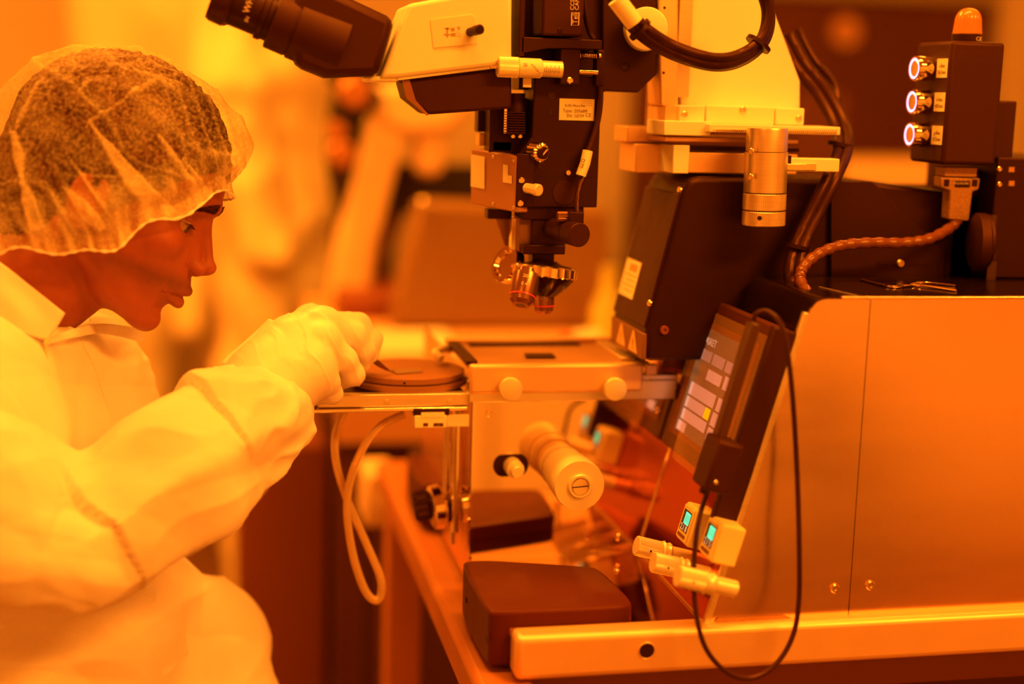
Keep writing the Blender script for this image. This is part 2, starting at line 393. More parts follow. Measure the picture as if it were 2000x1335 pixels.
# ---- mask stage
z0 = U(918,770,Y=YB).z; z1 = U(918,713,Y=YB).z; bx0 = U(918,740,Y=YB).x; bx1 = U(1257,740,Y=YB).x
obj('stage_bar', MB().box(bx0,bx1,YB,YB+.012,z0,z1), m_alu2, A, bevel=.0035, seg=3)
z2 = U(918,786,Y=YB+.003).z
obj('stage_beam', MB().box(bx0,U(1322,770,Y=YB).x,YB+.003,YB+.02,z2,z0+.012), m_alu, A, bevel=.001)
obj('stage_beam', MB().box(U(1255,735,Y=YB).x,U(1327,735,Y=YB).x,YB+.005,YB+.02,z0,U(1290,733,Y=YB).z), m_alu, A, bevel=.001)
obj('stop_block', MB().pbox(1263,712,1283,735,YB+.006,.01), m_alu2, A, bevel=.001)
screws('screw', [U(1270,746,Y=YB+.005)], (0,-1,0), .004, m_brass, A, .001)
for px in (997,1200):
    c = U(px-3,756,Y=YB); k = MB().lathe(c,(0,-1,0),[(0,.010),(.002,.0118),(.010,.0123),(.0118,.0118),(.0122,.011)],40)
    obj('thumb_knob', k, m_knob, A)
yr = 1.56
plate = MB().box(bx0,bx1+.01,YB+.012,yr,z1-.006,z1-.001)
obj('stage_plate', plate, mat('stage_grey',(.42,.22,.11),rough=.4,metal=.2), A, bevel=.001)
obj('stage_rear_rail', MB().box(bx0-.004,bx1+.02,yr-.016,yr,z1-.002,z1+.0045), m_alu2, A, bevel=.001)
obj('stage_side_rail', MB().box(bx0-.002,bx0+.010,YB+.012,yr-.016,z1-.002,z1+.0025), m_black, A, bevel=.001)
obj('stage_side_rail', MB().box(bx1-.02,bx1-.004,YB+.02,yr-.018,z1-.001,z1+.003), m_alu, A, bevel=.001)
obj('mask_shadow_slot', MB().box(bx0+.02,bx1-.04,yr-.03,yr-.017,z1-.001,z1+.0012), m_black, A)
pz = z1+.0004
obj('mask_window', MB().prism([U(1027,698,Z=pz),U(1086,698,Z=pz),U(1078,690,Z=pz),U(1024,690,Z=pz)],(0,0,.0006)), m_black, A)
# small blocks at the right of the stage
obj('rounded_bracket', MB().pbox(1287,690,1350,731,YB+.05,.02), mat('pinkish_steel',(.75,.42,.3),rough=.25,metal=.9), A, bevel=.004, seg=3)
obj('dark_gap', MB().box(XC-.03,XC+.06,YW-.0005,YW+.0,.94,.972), m_black, A) if False else None
# ---- gauge and micrometer dial on the polished panel
cw = U(1092,905,Y=YW); yf = 1.342
M1 = MB().lathe((cw.x,YW,cw.z),(0,-1,0),[(0,.0215),(.012,.0215),(.0125,.0205),(.0145,.0205),(.015,.0235),(.040,.0235),(.0405,.0230),(.042,.0230),(.0425,.0245),(.058,.0255),(.084,.0262),(.088,.0255)],64)
dial = obj('micrometer_dial', M1, m_knob, A)
obj('dial_hub', MB().lathe((cw.x,YW-.086,cw.z),(0,-1,0),[(0,.0125),(.0045,.0125),(.0055,.0115),(.0055,.0095),(.0035,.0092),(.0035,.0)],40), m_knob, dial)
obj('dial_screw', MB().lathe((cw.x,YW-.0885,cw.z),(0,-1,0),[(0,.0086),(.0025,.0086),(.003,.008)],32), m_chrome, dial)
obj('screw_slot', MB().obox((cw.x,YW-.0917,cw.z),(.0082,0,.0006),(0,.0003,0),(0,0,.0005)), m_black, dial)
for k in range(26):
    a = math.pi*(.25+.9*k/25); e = Vector((math.cos(a),0,math.sin(a))); tdir = Vector((-e.z,0,e.x))
    p = Vector((cw.x,0,cw.z))+e*.0236+Vector((0,YW-.018-(.003 if k%5 else .0045),0))
    if k % 1 == 0:
        mk = MB().obox(p,e*.0002,tdir*.00022,(0,.003 if k%5 else .0045,0)); 
        if k == 0: MK = MB()
        MK.add(mk.v, mk.f)
obj('engraved_scale', MK, m_ink, dial)
cs = U(1003,908,Y=YW)
slot = []
for k in range(24):
    a = 2*math.pi*k/24; slot.append((cs.x-.003+.0105*math.cos(a)+(.0085 if math.cos(a)>0 else -.0085), YW-.0004, cs.z+.012*math.sin(a)))
obj('dial_slot', MB().prism(slot,(0,-.0006,0)), m_black, A)
kn = MB().lathe((cs.x-.002,YW,cs.z),(0,-1,0),[(0,.0095),(.020,.0095),(.021,.0088),(.021,.0066),(.030,.0064),(.031,.0055)],36)
obj('centre_knob', kn, m_knob, A)
# ---- slanted console furniture
def US(px,py,off=0.0):
    r = ray(px,py); p0 = SA+SN*off; t = (p0-CPOS).dot(SN)/r.dot(SN); return CPOS+r*t
def sl(s,y,off): return SA+SD*s+SN*off+Vector((0,y,0))
def sbox(s0,s1,y0,y1,o0,o1):
    P = [sl(s0,y0,o0),sl(s0,y1,o0),sl(s1,y1,o0),sl(s1,y0,o0),sl(s0,y0,o1),sl(s0,y1,o1),sl(s1,y1,o1),sl(s1,y0,o1)]
    return MB().hexa(P)
def sco(p): d = p-SA; return d.dot(SD), p.y
pt = 0.016
sT, yF_ = sco(US(1395,585,pt)); sB, _y = sco(US(1300,870,pt)); _s, yN = sco(US(1540,645,pt)); print('PANEL', sT, sB, yF_, yN, _y)
yN = YP+.012; yF_ = YW-.003
obj('control_housing', sbox(sB,sT,yN,yF_,.0012,pt), mat('brown_bezel',(.10,.028,.014),rough=.3), A, bevel=.003)
m_scr = mat('lcd_dark',(.05,.03,.02),rough=.15,emit=(.22,.09,.03),es=.5)
hh = sT-sB; ww = yF_-yN
obj('screen_frame', sbox(sB+hh*.10,sB+hh*.86,yN+ww*.14,yN+ww*.92,pt,pt+.001), mat('bezel_light',(.24,.07,.03),rough=.3), A, bevel=.0004)
scn = obj('touch_screen', sbox(sB+hh*.14,sB+hh*.82,yN+ww*.19,yN+ww*.84,pt+.001,pt+.0014), m_scr, A)
m_btn = mat('screen_button',(.3,.2,.15),rough=.3,emit=(.75,.36,.24),es=.62)
m_btn2 = mat('screen_button_dim',(.3,.2,.15),rough=.3,emit=(.42,.26,.20),es=.5)
m_yel = mat('screen_yellow',(.6,.6,.05),rough=.3,emit=(.8,.5,.0),es=1.0)
def sb(u0,u1,v0,v1,m,nm='screen_button'):   # u from far (left in photo) to near, v from bottom
    a = yN+ww*.19; w = ww*.65; s0 = sB+hh*.14; h = hh*.68
    obj(nm, sbox(s0+h*v0,s0+h*v1,a+w*(1-u1),a+w*(1-u0),pt+.0014,pt+.0017), m, scn)
for r,(v0,v1) in enumerate(((.71,.81),)):
    for k in range(3): sb(.06+k*.28,.30+k*.28,v0,v1,m_btn2)
sb(.32,.62,.56,.66,m_btn); sb(.68,.95,.56,.68,m_btn)
sb(.06,.62,.36,.48,m_btn); sb(.68,.95,.36,.48,m_btn)
sb(.06,.48,.24,.34,m_btn); sb(.49,.60,.24,.34,m_yel); sb(.66,.95,.22,.34,m_btn)
sb(.06,.60,.12,.22,m_btn); sb(.66,.95,.08,.2,m_btn); sb(.04,.22,.01,.10,m_btn,'screen_arrow')
o3 = sl(sB+hh*.14+hh*.68*.86, yN+ww*.19+ww*.62, pt+.0015)
text('screen_title','BASKET',.0105,o3,(0,-1,0),SD,mat('screen_white',(.6,.5,.45),emit=(.5,.4,.3),es=.8),scn,.0001)
obj('status_light', sbox(sB+hh*.925,sB+hh*.945,yN+ww*.79,yN+ww*.82,pt,pt+.0008), mat('green_led',(.4,.8,.1),emit=(.55,1,.05),es=3), A)
obj('status_label', sbox(sB+hh*.895,sB+hh*.905,yN+ww*.775,yN+ww*.83,pt,pt+.0003), m_inkw, A)
def film_mat():
    M = bpy.data.materials.new('clear_film'); M.use_nodes = True; nt = M.node_tree; N = nt.nodes; L_ = nt.links
    t_ = N.new('ShaderNodeBsdfTransparent'); t_.inputs[0].default_value = (.95,.85,.75,1); g_ = N['Principled BSDF']; g_.inputs['Roughness'].default_value = .1; g_.inputs['Base Color'].default_value = (.8,.55,.35,1)
    n_ = N.new('ShaderNodeTexNoise'); n_.inputs['Scale'].default_value = 45; bp = N.new('ShaderNodeBump'); bp.inputs['Distance'].default_value = .004; bp.inputs['Strength'].default_value = .5
    L_.new(n_.outputs[0], bp.inputs['Height']); L_.new(bp.outputs[0], g_.inputs['Normal'])
    mx = N.new('ShaderNodeMixShader'); mx.inputs[0].default_value = .16
    L_.new(t_.outputs[0], mx.inputs[1]); L_.new(g_.outputs[0], mx.inputs[2]); L_.new(mx.outputs[0], N['Material Output'].inputs[0]); return M
obj('clear_cover', sbox(sB-.004,sB+hh*.93,yN-.002,yN+ww*.72,pt+.004,pt+.005), film_mat(), A)
obj('cover_rail', sbox(sB-.05,sT+.0,YP+.000,YP+.010,.002,.026), m_blackm, A, bevel=.002)
# gauges
m_gz = mat('gauge_cream',(.88,.75,.42),rough=.5); m_lcd = mat('lcd_green',(.05,.3,.2),emit=(.08,.85,.42),es=1.5); m_lcdd = mat('lcd_back',(.03,.03,.02),rough=.2)
def gauge(c0,lab,t1):
    off = .026; s,y = sco(US(c0[0],c0[1],off)); h = .019; w = .0165
    g = obj('pressure_gauge', sbox(s-h,s+h,y-w,y+w,.001,off), m_gz, A, bevel=.0025, label=lab)
    obj('gauge_bezel', sbox(s-h*.86,s+h*.86,y-w*.84,y+w*.84,off,off+.0016), m_gz, g, bevel=.0006)
    obj('gauge_window', sbox(s-h*.42,s+h*.66,y-w*.62,y+w*.62,off+.0016,off+.002), m_lcdd, g)
    obj('gauge_screen', sbox(s-h*.02,s+h*.58,y-w*.55,y+w*.20,off+.002,off+.0023), m_lcd, g)
    for k in range(3): obj('gauge_digit', sbox(s+h*.06,s+h*.5,y-w*(.46-.22*k),y-w*(.40-.22*k),off+.0023,off+.0025), m_lcdd, g)
    text('gauge_reading',t1,.0085,sl(s-h*.38,y+w*.5,off+.002),(0,-1,0),SD,mat('lcd_segment',(.7,.6,.4),emit=(.5,.3,.15),es=.8),g,.0001)
    obj('gauge_keys', sbox(s-h*.74,s-h*.56,y-w*.6,y+w*.6,off+.0016,off+.0024), m_grey, g, bevel=.0003)
gauge((1341,1022),'cream gauge farther from the camera','2.1 8'); gauge((1388,1050),'cream gauge nearer to the camera','2.1 5')
for (px,py) in ((1244,1065),(1277,1097),(1325,1124)):
    off = .058; s,y = sco(US(px,py,off)); b0 = sl(s,y,.001); nn = SN
    k = MB(); k.lathe(b0,nn,[(0,.0078),(.022,.0078),(.022,.0095),(.024,.0105),(.026,.0095),(.029,.0095),(.030,.011),(.032,.0095)],30)
    g = obj('regulator_valve', k, m_knob, A); obj('knurled_cap', MB().knurl(b0+nn*.032,b0+nn*off,.0098,46), m_knob, g)
    cc = b0+nn*.045+Vector((0,-.0097,0)); obj('set_screw_hole', MB().lathe(cc,(0,-1,0),[(0,.001),(.0003,.001)],12), m_black, g)
# probe in its holder
p1 = US(1473,628,.048); p0 = US(1400,868,.048)
pr = thing('exposure_probe', 'dark wand shaped probe clipped in a holder over the touch screen', 'probe', p0)
ax = (p1-p0).normalized(); sd = Vector((0,1,0)); nn2 = ax.cross(sd).normalized()
obj('wand', MB().obox((p0+p1)/2,ax*((p1-p0).length/2),sd*.0075,nn2*.005), mat('brown_black',(.06,.016,.008),rough=.35), pr, bevel=.002)
hp = US(1402,905,.045)
obj('holder', MB().obox(hp,SD*.024,(0,.018,0),SN*.013), m_blackm, A, bevel=.003)
obj('holder_knob', MB().cyl(hp-SD*.022+Vector((0,.012,0)),hp-SD*.032+Vector((0,.012,0)),.004), m_blackm, A)
screws('screw', [hp+Vector((0,-.018,0))+SN*.004-SD*.014], (0,-1,0), .002, m_brass, A)
cabp = [p1-ax*.002, U(1476,613,Y=p1.y-.002), U(1500,609,Y=1.20), U(1528,640,Y=1.185), U(1545,740,Y=1.18), U(1556,900,Y=1.18), U(1561,1060,Y=1.17), U(1560,1180,Y=1.168),
        U(1545,1250,Y=1.165), U(1510,1302,Y=1.16), U(1465,1324,Y=1.16), U(1420,1312,Y=1.16), U(1380,1268,Y=1.16), U(1360,1200,Y=1.165), U(1355,1110,Y=1.18), U(1364,1020,Y=1.19), U(1380,965,Y=1.21), U(1396,925,Y=hp.y-.01)]
cb = obj('probe_cable', MB().tube(spline(cabp,10),.0024,10), m_rubber); tag(cb,'thin dark cable hanging in a long loop below the probe','cable')
# ---- armrest pads
def pad(name_px, label, YY, flip=False):
    pass
zp1 = .825
def padmesh(y0,y1):
    zb_ = zt+.002
    top = [(XL+.004,y1),(XL+.128,y1-.04),(XL+.165,y1-.11),(XL+.160,y0+.02),(XL+.150,y0),(XL+.004,y0)]
    return top
f1 = U(970,1225,Y=1.205)
zpt = U(940,1094,Y=1.372).z; print('PADTOP', zpt, f1)
xa = U(903,1105,Y=1.36).x; xb = U(1235,1190,Y=1.225).x; xc2 = U(1165,1122,Y=1.345).x
def chaikin(P,n=2):
    for _ in range(n):
        Q=[]
        for i in range(len(P)):
            a=Vector(P[i]); b=Vector(P[(i+1)%len(P)]); L_=(b-a).length; k=min(.25,.008/L_) if _==0 else .25
            Q+= [a.lerp(b,k), a.lerp(b,1-k)]
        P=Q
    return P
def make_pad(y0,y1,label,group=None):
    t = thing('armrest_pad', label, 'armrest', ((xa+xb)/2,(y0+y1)/2,zt))
    out = chaikin([(xa,y0,0),(xb+.002,y0,0),(xb+.004,y0+.03,0),(xc2,y1-.035,0),(xa+.03,y1,0),(xa,y1,0)],3)
    out = [Vector((p.x,p.y,zt+.006)) for p in out]
    obj('cushion', MB().prism(out,(0,0,zpt-zt-.006)), m_pad, t, bevel=.010, seg=4, smooth=50)
    return t
xa -= .0
pd = make_pad(1.225,1.375,'dark brown padded armrest block in front of the mirror panel')
for px,py in ((910,1172),(949,1247)):
    c = U(px,py,X=xa-.0003); obj('screw_hole', MB().lathe(c,(-1,0,0),[(0,.0035),(.0006,.003),(.0006,0)],16), m_black, pd)
pd2 = make_pad(1.66,1.81,'dark brown padded armrest block at the far side of the machine')
# clamp wheels on the left flank
cg = U(860,985,Y=1.47)
C = thing('clamp_knob', 'chrome and black hand clamp low on the machine flank', 'clamp', (cg.x,1.47,zt))
obj('black_grip', MB().knurl(U(808,990,Y=1.48),U(838,985,Y=1.48),.017,14,.002,.003), m_blackm, C)
obj('chrome_wheel', MB().lathe(U(838,992,Y=1.475),(1,.1,.12),[(0,.018),(.003,.0235),(.012,.0245),(.016,.021),(.017,.012)],40), m_chrome, C)
obj('black_link', MB().pbox(868,985,915,1018,1.46,.02), m_black, C, bevel=.002)
obj('chrome_wheel', MB().lathe(U(893,985,Y=1.465),(1,.1,.1),[(0,.010),(.002,.019),(.008,.021),(.012,.018)],40), m_chrome, C)
obj('post', MB().cyl(U(884,1060,Y=1.465),U(884,860,Y=1.465),.0035), m_chrome, C)
# ---- loading slide and chuck
YS = 1.425
sz = U(750,770,Y=YS).z
Sd = thing('loading_slide', 'narrow steel loading slide reaching out left of the stage under the round chuck', 'slide', (U(750,770,Y=YS).x,YS+.07,sz-.02))
sx0 = U(598,785,Y=YS).x
obj('slide_rail', MB().box(sx0+.012,bx0+.0005,YS,YS+.012,U(750,794,Y=YS).z,sz), m_alu, Sd, bevel=.0008)
obj('slide_lip', MB().box(sx0,bx0+.0,YS-.002,YS+.018,U(750,803,Y=YS).z,U(750,796,Y=YS).z), m_chrome, Sd, bevel=.0008)
obj('slide_rail', MB().box(sx0+.012,bx0-.01,YS+.118,YS+.13,U(750,794,Y=YS).z,sz), m_alu, Sd, bevel=.0008)
obj('slide_bed', MB().box(sx0+.01,bx0-.001,YS+.012,YS+.118,sz-.008,sz-.001), m_black, Sd, bevel=.001)
screws('screw', [U(p,784,Y=YS) for p in (634,755,878)], (0,-1,0), .0028, m_alu, Sd, .0005)
ccx = U(797,735,Y=YS+.064).x; ccy = YS+.066; cr = U(909,735,Y=YS+.064).x-ccx; print('CHUCK', ccx, ccy, cr, sz)
Ck = thing('wafer_chuck', 'round grey wafer chuck lying on the loading slide', 'chuck', (ccx,ccy,sz))
m_ck = mat('chuck_grey',(.31,.13,.055),rough=.4,metal=.1)
obj('base_ring', MB().lathe((ccx,ccy,sz-.0008),(0,0,1),[(0,cr-.004),(.001,cr+.001),(.006,cr+.001),(.007,cr-.002)],90), m_ck, Ck)
obj('chuck_plate', MB().lathe((ccx,ccy,sz+.0062),(0,0,1),[(0,cr-.006),(.001,cr-.006),(.002,cr-.002),(.0075,cr-.002),(.0083,cr-.004),(.0084,0)],90), m_ck, Ck)
zck = sz+.0062+.0084
c = U(790,748,Z=zck); obj('locating_pin', MB().cyl((c.x,c.y,zck-.001),(c.x,c.y,zck+.0012),.0012), m_black, Ck)
Wf = MB().prism([U(775,731,Z=zck+.0002),U(826,727,Z=zck+.0002),U(815,719,Z=zck+.0002),U(764,722,Z=zck+.0002)],(0,0,.0008))
w = obj('silicon_chip', Wf, mat('silicon',(.12,.06,.04),rough=.08,metal=.7)); tag(w,'small square silicon piece lying on the round chuck at the tweezer tips','chip')
# clear vacuum tube from chuck
tb = obj('vacuum_hose', MB().tube(spline(PP([(862,700,1.50),(850,688,1.51),(868,680,1.53),(880,682,1.55)]),10),.0045,12), mat('hose_cream',(.75,.6,.4),rough=.3)); tag(tb,'short cream hose curving from the chuck to the stage corner','hose')
m_clear = mat('clear_tube',(.85,.62,.38),rough=.18,trans=.55,ior=1.2,spec=.6)
tb = obj('vacuum_tube', MB().tube(spline(PP([(672,803,1.47),(655,850,1.47),(658,910,1.465),(682,985,1.46),(715,1060,1.455),(742,1125,1.45),(744,1160,1.45),(732,1172,1.45),(712,1150,1.45),(690,1085,1.45),(678,1000,1.45),(686,930,1.45),(712,870,1.45),(745,830,1.45),(790,808,1.45)]),10),.0042,12), m_clear); tag(tb,'clear plastic tube looped down from the loading slide','tube')
K = thing('sensor_connector', 'cream plug connector fixed below the slide beside the stage', 'connector', (U(850,820,Y=YS).x,YS,sz-.03))
obj('plug_body', MB().pbox(810,812,872,835,YS-.006,.014), m_label, K, bevel=.001)
obj('dark_latch', MB().pbox(808,798,878,811,YS-.004,.012), m_black, K, bevel=.001)
obj('latch_face', MB().pbox(823,806,868,814,YS-.0065,.002), m_label, K)
obj('ribbon', MB().pbox(872,810,916,833,YS+.002,.003), m_label, K, bevel=.001)
for p in (832,852,862): obj('contact', MB().pbox(p-5,826,p+4,832,YS-.0066,.001), m_ink, K)
# ------------------------------------------------------------------ black exposure housing
YH = 1.38
H = thing('lamp_housing', 'big black sloping lamp housing rising behind the console', 'lamp housing', (.7,1.45,ZT))
hz = U(1262,705,Y=YH).z; hd = .125
fp = [U(1262,705,Y=YH),U(1262,650,Y=YH),U(1336,372,Y=YH),U(1350,350,Y=YH),U(1372,345,Y=YH)]
ztop = fp[-1].z
poly = [Vector((p.x,YH,p.z)) for p in fp]+[Vector((U(1850,365,Y=YH).x,YH,ztop-.0)),Vector((1.02,YH,ztop-.05)),Vector((1.02,YH,hz)) ]
zt2 = U(1700,352,Y=YH).z
poly = [Vector((p.x,YH,p.z)) for p in fp]+[Vector((U(1690,352,Y=YH).x,YH,zt2)),Vector((U(1840,372,Y=YH).x,YH,U(1840,372,Y=YH).z)),Vector((U(1946,372,Y=YH).x,YH,U(1840,372,Y=YH).z)),Vector((U(1946,372,Y=YH).x,YH,hz))]
obj('housing_body', MB().prism(poly,(0,hd,0)), m_black, H, bevel=.005, smooth=30)
# face plate on the sloping front
fa = fp[1]; fb = fp[2]; sdv = (fb-fa).normalized(); fn = Vector((-sdv.z,0,sdv.x)); Lf = (fb-fa).length
def hf(s,y,o): return fa+sdv*s+fn*o+Vector((0,y,0))
def hbox(s0,s1,y0,y1,o0,o1):
    return MB().hexa([hf(s0,y0,o0),hf(s0,y1,o0),hf(s1,y1,o0),hf(s1,y0,o0),hf(s0,y0,o1),hf(s0,y1,o1),hf(s1,y1,o1),hf(s1,y0,o1)])
obj('face_plate', hbox(.004,Lf-.004,.003,hd-.002,-.001,.0025), m_blackm, H, bevel=.002)
def hco(px,py,o=.003):
    r = ray(px,py); t = (fa+fn*o-CPOS).dot(fn)/r.dot(fn); p = CPOS+r*t; return (p-fa).dot(sdv), p.y-fa.y
s0,y0 = hco(1243,575); s1,y1 = hco(1208,500); print('LBL', s0,y0,s1,y1)
c = hco(1228,542)
lb = obj('notice_label', hbox(c[0]-.020,c[0]+.020,c[1]-.030,c[1]+.022,.0025,.003), m_label, H)
obj('label_print', hbox(c[0]+.008,c[0]+.016,c[1]-.022,c[1]+.006,.003,.0031), mat('red_print',(.75,.3,.12),rough=.6), lb)
for k in range(4): obj('label_print', hbox(c[0]+.0030-.0055*k,c[0]+.0042-.0055*k,c[1]-.026+.003*(k%2),c[1]+.016-.006*(k%2),.003,.0031), mat('faint_ink',(.45,.22,.1),rough=.6), lb)
for q in ((1331,371),(1270,592)):
    a_,b_ = hco(*q); screws('screw',[hf(a_,max(b_,.006),.0025)],fn,.0034,m_brass,H,.002)
# warning plate below
zl = [U(1262,650,Y=YH),U(1262,703,Y=YH)]
wp = MB().box(zl[0].x-.0025,zl[0].x+.002,YH+.002,YH+hd-.002,zl[1].z,zl[0].z-.001)
obj('warning_plate', wp, m_grey, H, bevel=.001)
for yy in (YH+.035,YH+.08):
    xx = zl[0].x-.0028; zc_ = zl[1].z+.003; hgt = zl[0].z-zl[1].z-.006
    tr = obj('warning_triangle', MB().prism([(xx,yy-.016,zc_),(xx,yy+.016,zc_),(xx,yy+.002,zc_+hgt),(xx,yy-.002,zc_+hgt)],(-.0004,0,0)), mat('warning_yellow',(.8,.5,.2),rough=.5), H)
    obj('warning_mark', MB().box(xx-.0008,xx-.0004,yy-.0012,yy+.0012,zc_+hgt*.28,zc_+hgt*.62), m_grey, tr)
    obj('warning_mark', MB().box(xx-.0008,xx-.0004,yy-.0015,yy+.0015,zc_+hgt*.12,zc_+hgt*.2), m_grey, tr)
c = U(1297,644,Y=YH); obj('fuse_button', MB().lathe(c,(0,-1,0),[(0,.0046),(.002,.0046),(.003,.004),(.003,.002),(.0015,.0018),(.0015,0)],24), mat('dull_red',(.22,.05,.03),rough=.4), H)
# right part: sloping dark cover, slot and its screw
cv = [U(1695,350,Y=YH-.004),U(1845,368,Y=YH-.004),U(1860,560,Y=YH-.004),U(1838,560,Y=YH-.004),U(1825,505,Y=YH-.004)]
obj('side_cover', MB().prism([U(1690,353,Y=YH-.003),U(1700,353,Y=YH-.003),U(1842,490,Y=YH-.003),U(1840,572,Y=YH-.003),U(1620,572,Y=YH-.003),U(1620,353,Y=YH-.003)],(0,-.004,0)), mat('black_cover',(.016,.004,.0025),rough=.5,stint=(1,.4,.25)), H, bevel=.001)
obj('slot', MB().pbox(1716,509,1816,517,YH-.0082,.001), m_black, H)
screws('screw',[U(1758,514,Y=YH-.008)],(0,-1,0),.0042,m_brass,H,.003)
c = U(1888,470,Y=YH-.03)
for dx,rr in ((0,.030),(.012,.028)):
    obj('round_pulley', MB().lathe((c.x+dx,YH-.04+dx,c.z),(1,-.25,0),[(0,rr*.8),(.003,rr),(.012,rr),(.015,rr*.8)],40), m_blackm, H)
blk = MB().pbox(1868,330,1950,572,YH+.0,.05)
obj('dark_block', blk, m_black, H, bevel=.002)
rb = thing('black_rack', 'black bracketed electronics rack at the right edge', 'rack', (U(1990,500,Y=1.36).x,1.40,ZT))
obj('rack_body', MB().box(U(1950,307,Y=1.345).x,U(2150,307,Y=1.345).x,1.345,1.495,ZT+.001,U(1980,307,Y=1.345).z), m_black, rb, bevel=.002)
for (a_,b_) in ((1976,331),(1976,358)): obj('rack_hole', MB().pbox(a_-5,b_-5,a_+5,b_+5,1.3445,.002), mat('hole_lit',(.5,.25,.12),rough=.4,metal=.5), rb)
for (a_,b_) in ((1952,330),(1952,360)): screws('screw',[U(a_,b_,Y=1.345)],(0,-1,0),.0028,m_brass,rb)
for k in range(3): obj('rack_slot', MB().pbox(1930,420+k*45,1944,458+k*45,1.344,.002), mat('slot_edge',(.06,.02,.01),rough=.3), rb)
# ------------------------------------------------------------------ button box with beacon
Bx = thing('button_box', 'tall black switch box with three ringed buttons mounted on its cable connector', 'switch box', U(1880,320,Y=1.37))
yb0 = 1.335; q0_ = U(1857,82,Y=yb0); q1_ = U(1962,80,Y=yb0); q2_ = U(1842,318,Y=yb0); q3_ = U(1948,327,Y=yb0)
xl_ = (q0_.x+q2_.x)/2; xr_ = (q1_.x+q3_.x)/2; zb_ = (q2_.z+q3_.z)/2; ztb = (q0_.z+q1_.z)/2; dep = .072
obj('box_body', MB().box(xl_,xr_,yb0,yb0+dep,zb_,ztb), m_blackm, Bx, bevel=.004, seg=3)
obj('side_clip', MB().pbox(1944,196,1978,310,yb0+.02,.02), m_blackm, Bx, bevel=.002)
m_ring = mat('ring_light',(.6,.5,.7),emit=(.62,.42,1.0),es=2.6)
for i,(px,py) in enumerate(((1785,131),(1782,197),(1779,262))):
    zc_ = U(px+55,py+3,X=xl_).z; yy = yb0+.040
    base = Vector((xl_,yy,zc_))
    b_ = obj('push_button', MB().lathe(base,(-1,0,0),[(0,.0120),(.002,.0128),(.0165,.0128),(.018,.0120),(.018,.0105),(.0172,.0105)],44), m_chrome, Bx)
    obj('ring_light', MB().lathe(base+Vector((-.0172,0,0)),(-1,0,0),[(0,.0104),(.0006,.0104),(.0006,.0086),(0,.0086)],44), m_ring, b_)
    obj('button_face', MB().lathe(base+Vector((-.0165,0,0)),(-1,0,0),[(0,.0086),(.0012,.0084),(.0016,.0076),(.001,0)],44), m_alu, b_)
    lbx = obj('button_label', MB().box(xl_-.0004,xl_+.0001,yb0+.004,yb0+.0255,zc_-.009,zc_+.010), m_label, Bx)
    nm = (('i-line','365nm'),('h-line','405nm'),('g-line','435nm'))[i]
    for j,tx in enumerate(nm): text('label_text',tx,.0058,(xl_-.0004,yb0+.0148,zc_+.001-.0065*j),(0,-1,0),(0,0,1),m_ink,lbx,.0001,'CENTER')
bc = U(1889,68,Y=yb0+dep*.5); bz = ztb
Be = thing('beacon_lamp', 'small domed amber signal lamp on top of the switch box', 'signal lamp', (bc.x,yb0+dep*.5,bz))
c0 = Vector((bc.x,yb0+dep*.5,bz))
obj('lamp_base', MB().cyl(c0,c0+Vector((0,0,.009)),.0155,ch=.001), m_black, Be)
dome = [(0,.0148)]+[(.012+.014*math.sin(a*math.pi/16),.0135*math.cos(a*math.pi/16)**.8) for a in range(8)]
md = MB(); ax_ = Vector((0,0,1)); seg_=60; vs=[];fs=[]
for t_,r_ in dome+[(.0262,.0004)]:
    for k in range(seg_):
        a=2*math.pi*k/seg_; rr=r_-(.0004 if k%2 and t_<.02 else 0); vs.append(c0+Vector((math.cos(a)*rr,math.sin(a)*rr,.009+t_)))
for i in range(len(dome)):
    for k in range(seg_): q=(k+1)%seg_; fs.append((i*seg_+k,i*seg_+q,(i+1)*seg_+q,(i+1)*seg_+k))
md.add(vs,fs)
obj('lamp_dome', md, mat('amber_lens',(.75,.26,.07),rough=.2,trans=.25,spec=.8), Be)
text('base_print','CE',.0055,(bc.x+.0015,c0.y-.0156,bz+.002),(1,0,0),(0,0,1),m_inkw,Be,.0001)
# connector below
Cn = thing('cable_plug', 'grey metal D shaped cable plug hanging under the switch box', 'plug', U(1875,380,Y=1.36))
m_plug = mat('plug_grey',(.42,.22,.10),rough=.45,noise=.3,nscale=400,metal=.3)
obj('plug_hood', MB().prism([U(a_,b_,Y=1.352) for a_,b_ in ((1838,345),(1915,348),(1912,370),(1900,374),(1893,432),(1852,428),(1856,372),(1838,366))],(0,.016,0)), m_plug, Cn, bevel=.0015)
obj('plug_flange', MB().pbox(1846,326,1908,346,1.350,.02), m_plug, Cn, bevel=.001)
obj('plug_plate', MB().pbox(1866,353,1894,366,1.3515,.001), m_black, Cn)
text('plug_print','PROTECTOR',.0030,U(1892,356,Y=1.3513),(-1,0,0),(0,0,-1),m_inkw,Cn,.0001)
for a_ in (1845,1900): obj('jack_screw', MB().pbox(a_,350,a_+9,364,1.3512,.002), m_black, Cn, bevel=.0004)
cpts = PP([(1872,428,1.36),(1855,445,1.352),(1815,466,1.335),(1765,474,1.33),(1700,474,1.325),(1640,480,1.32),(1595,498,1.31),(1567,525,1.30),(1565,552,1.29),(1585,582,1.26)])
cs_ = spline(cpts,14); rr = [.0058 if (i//3)%2 else .0050 for i in range(len(cs_))]
cb = obj('spiral_wrapped_cable', MB().tube(cs_,rr,12), mat('spiral_wrap',(.16,.045,.02),rough=.3)); tag(cb,'spiral wrapped cable curving from the plug down to the console top','cable')
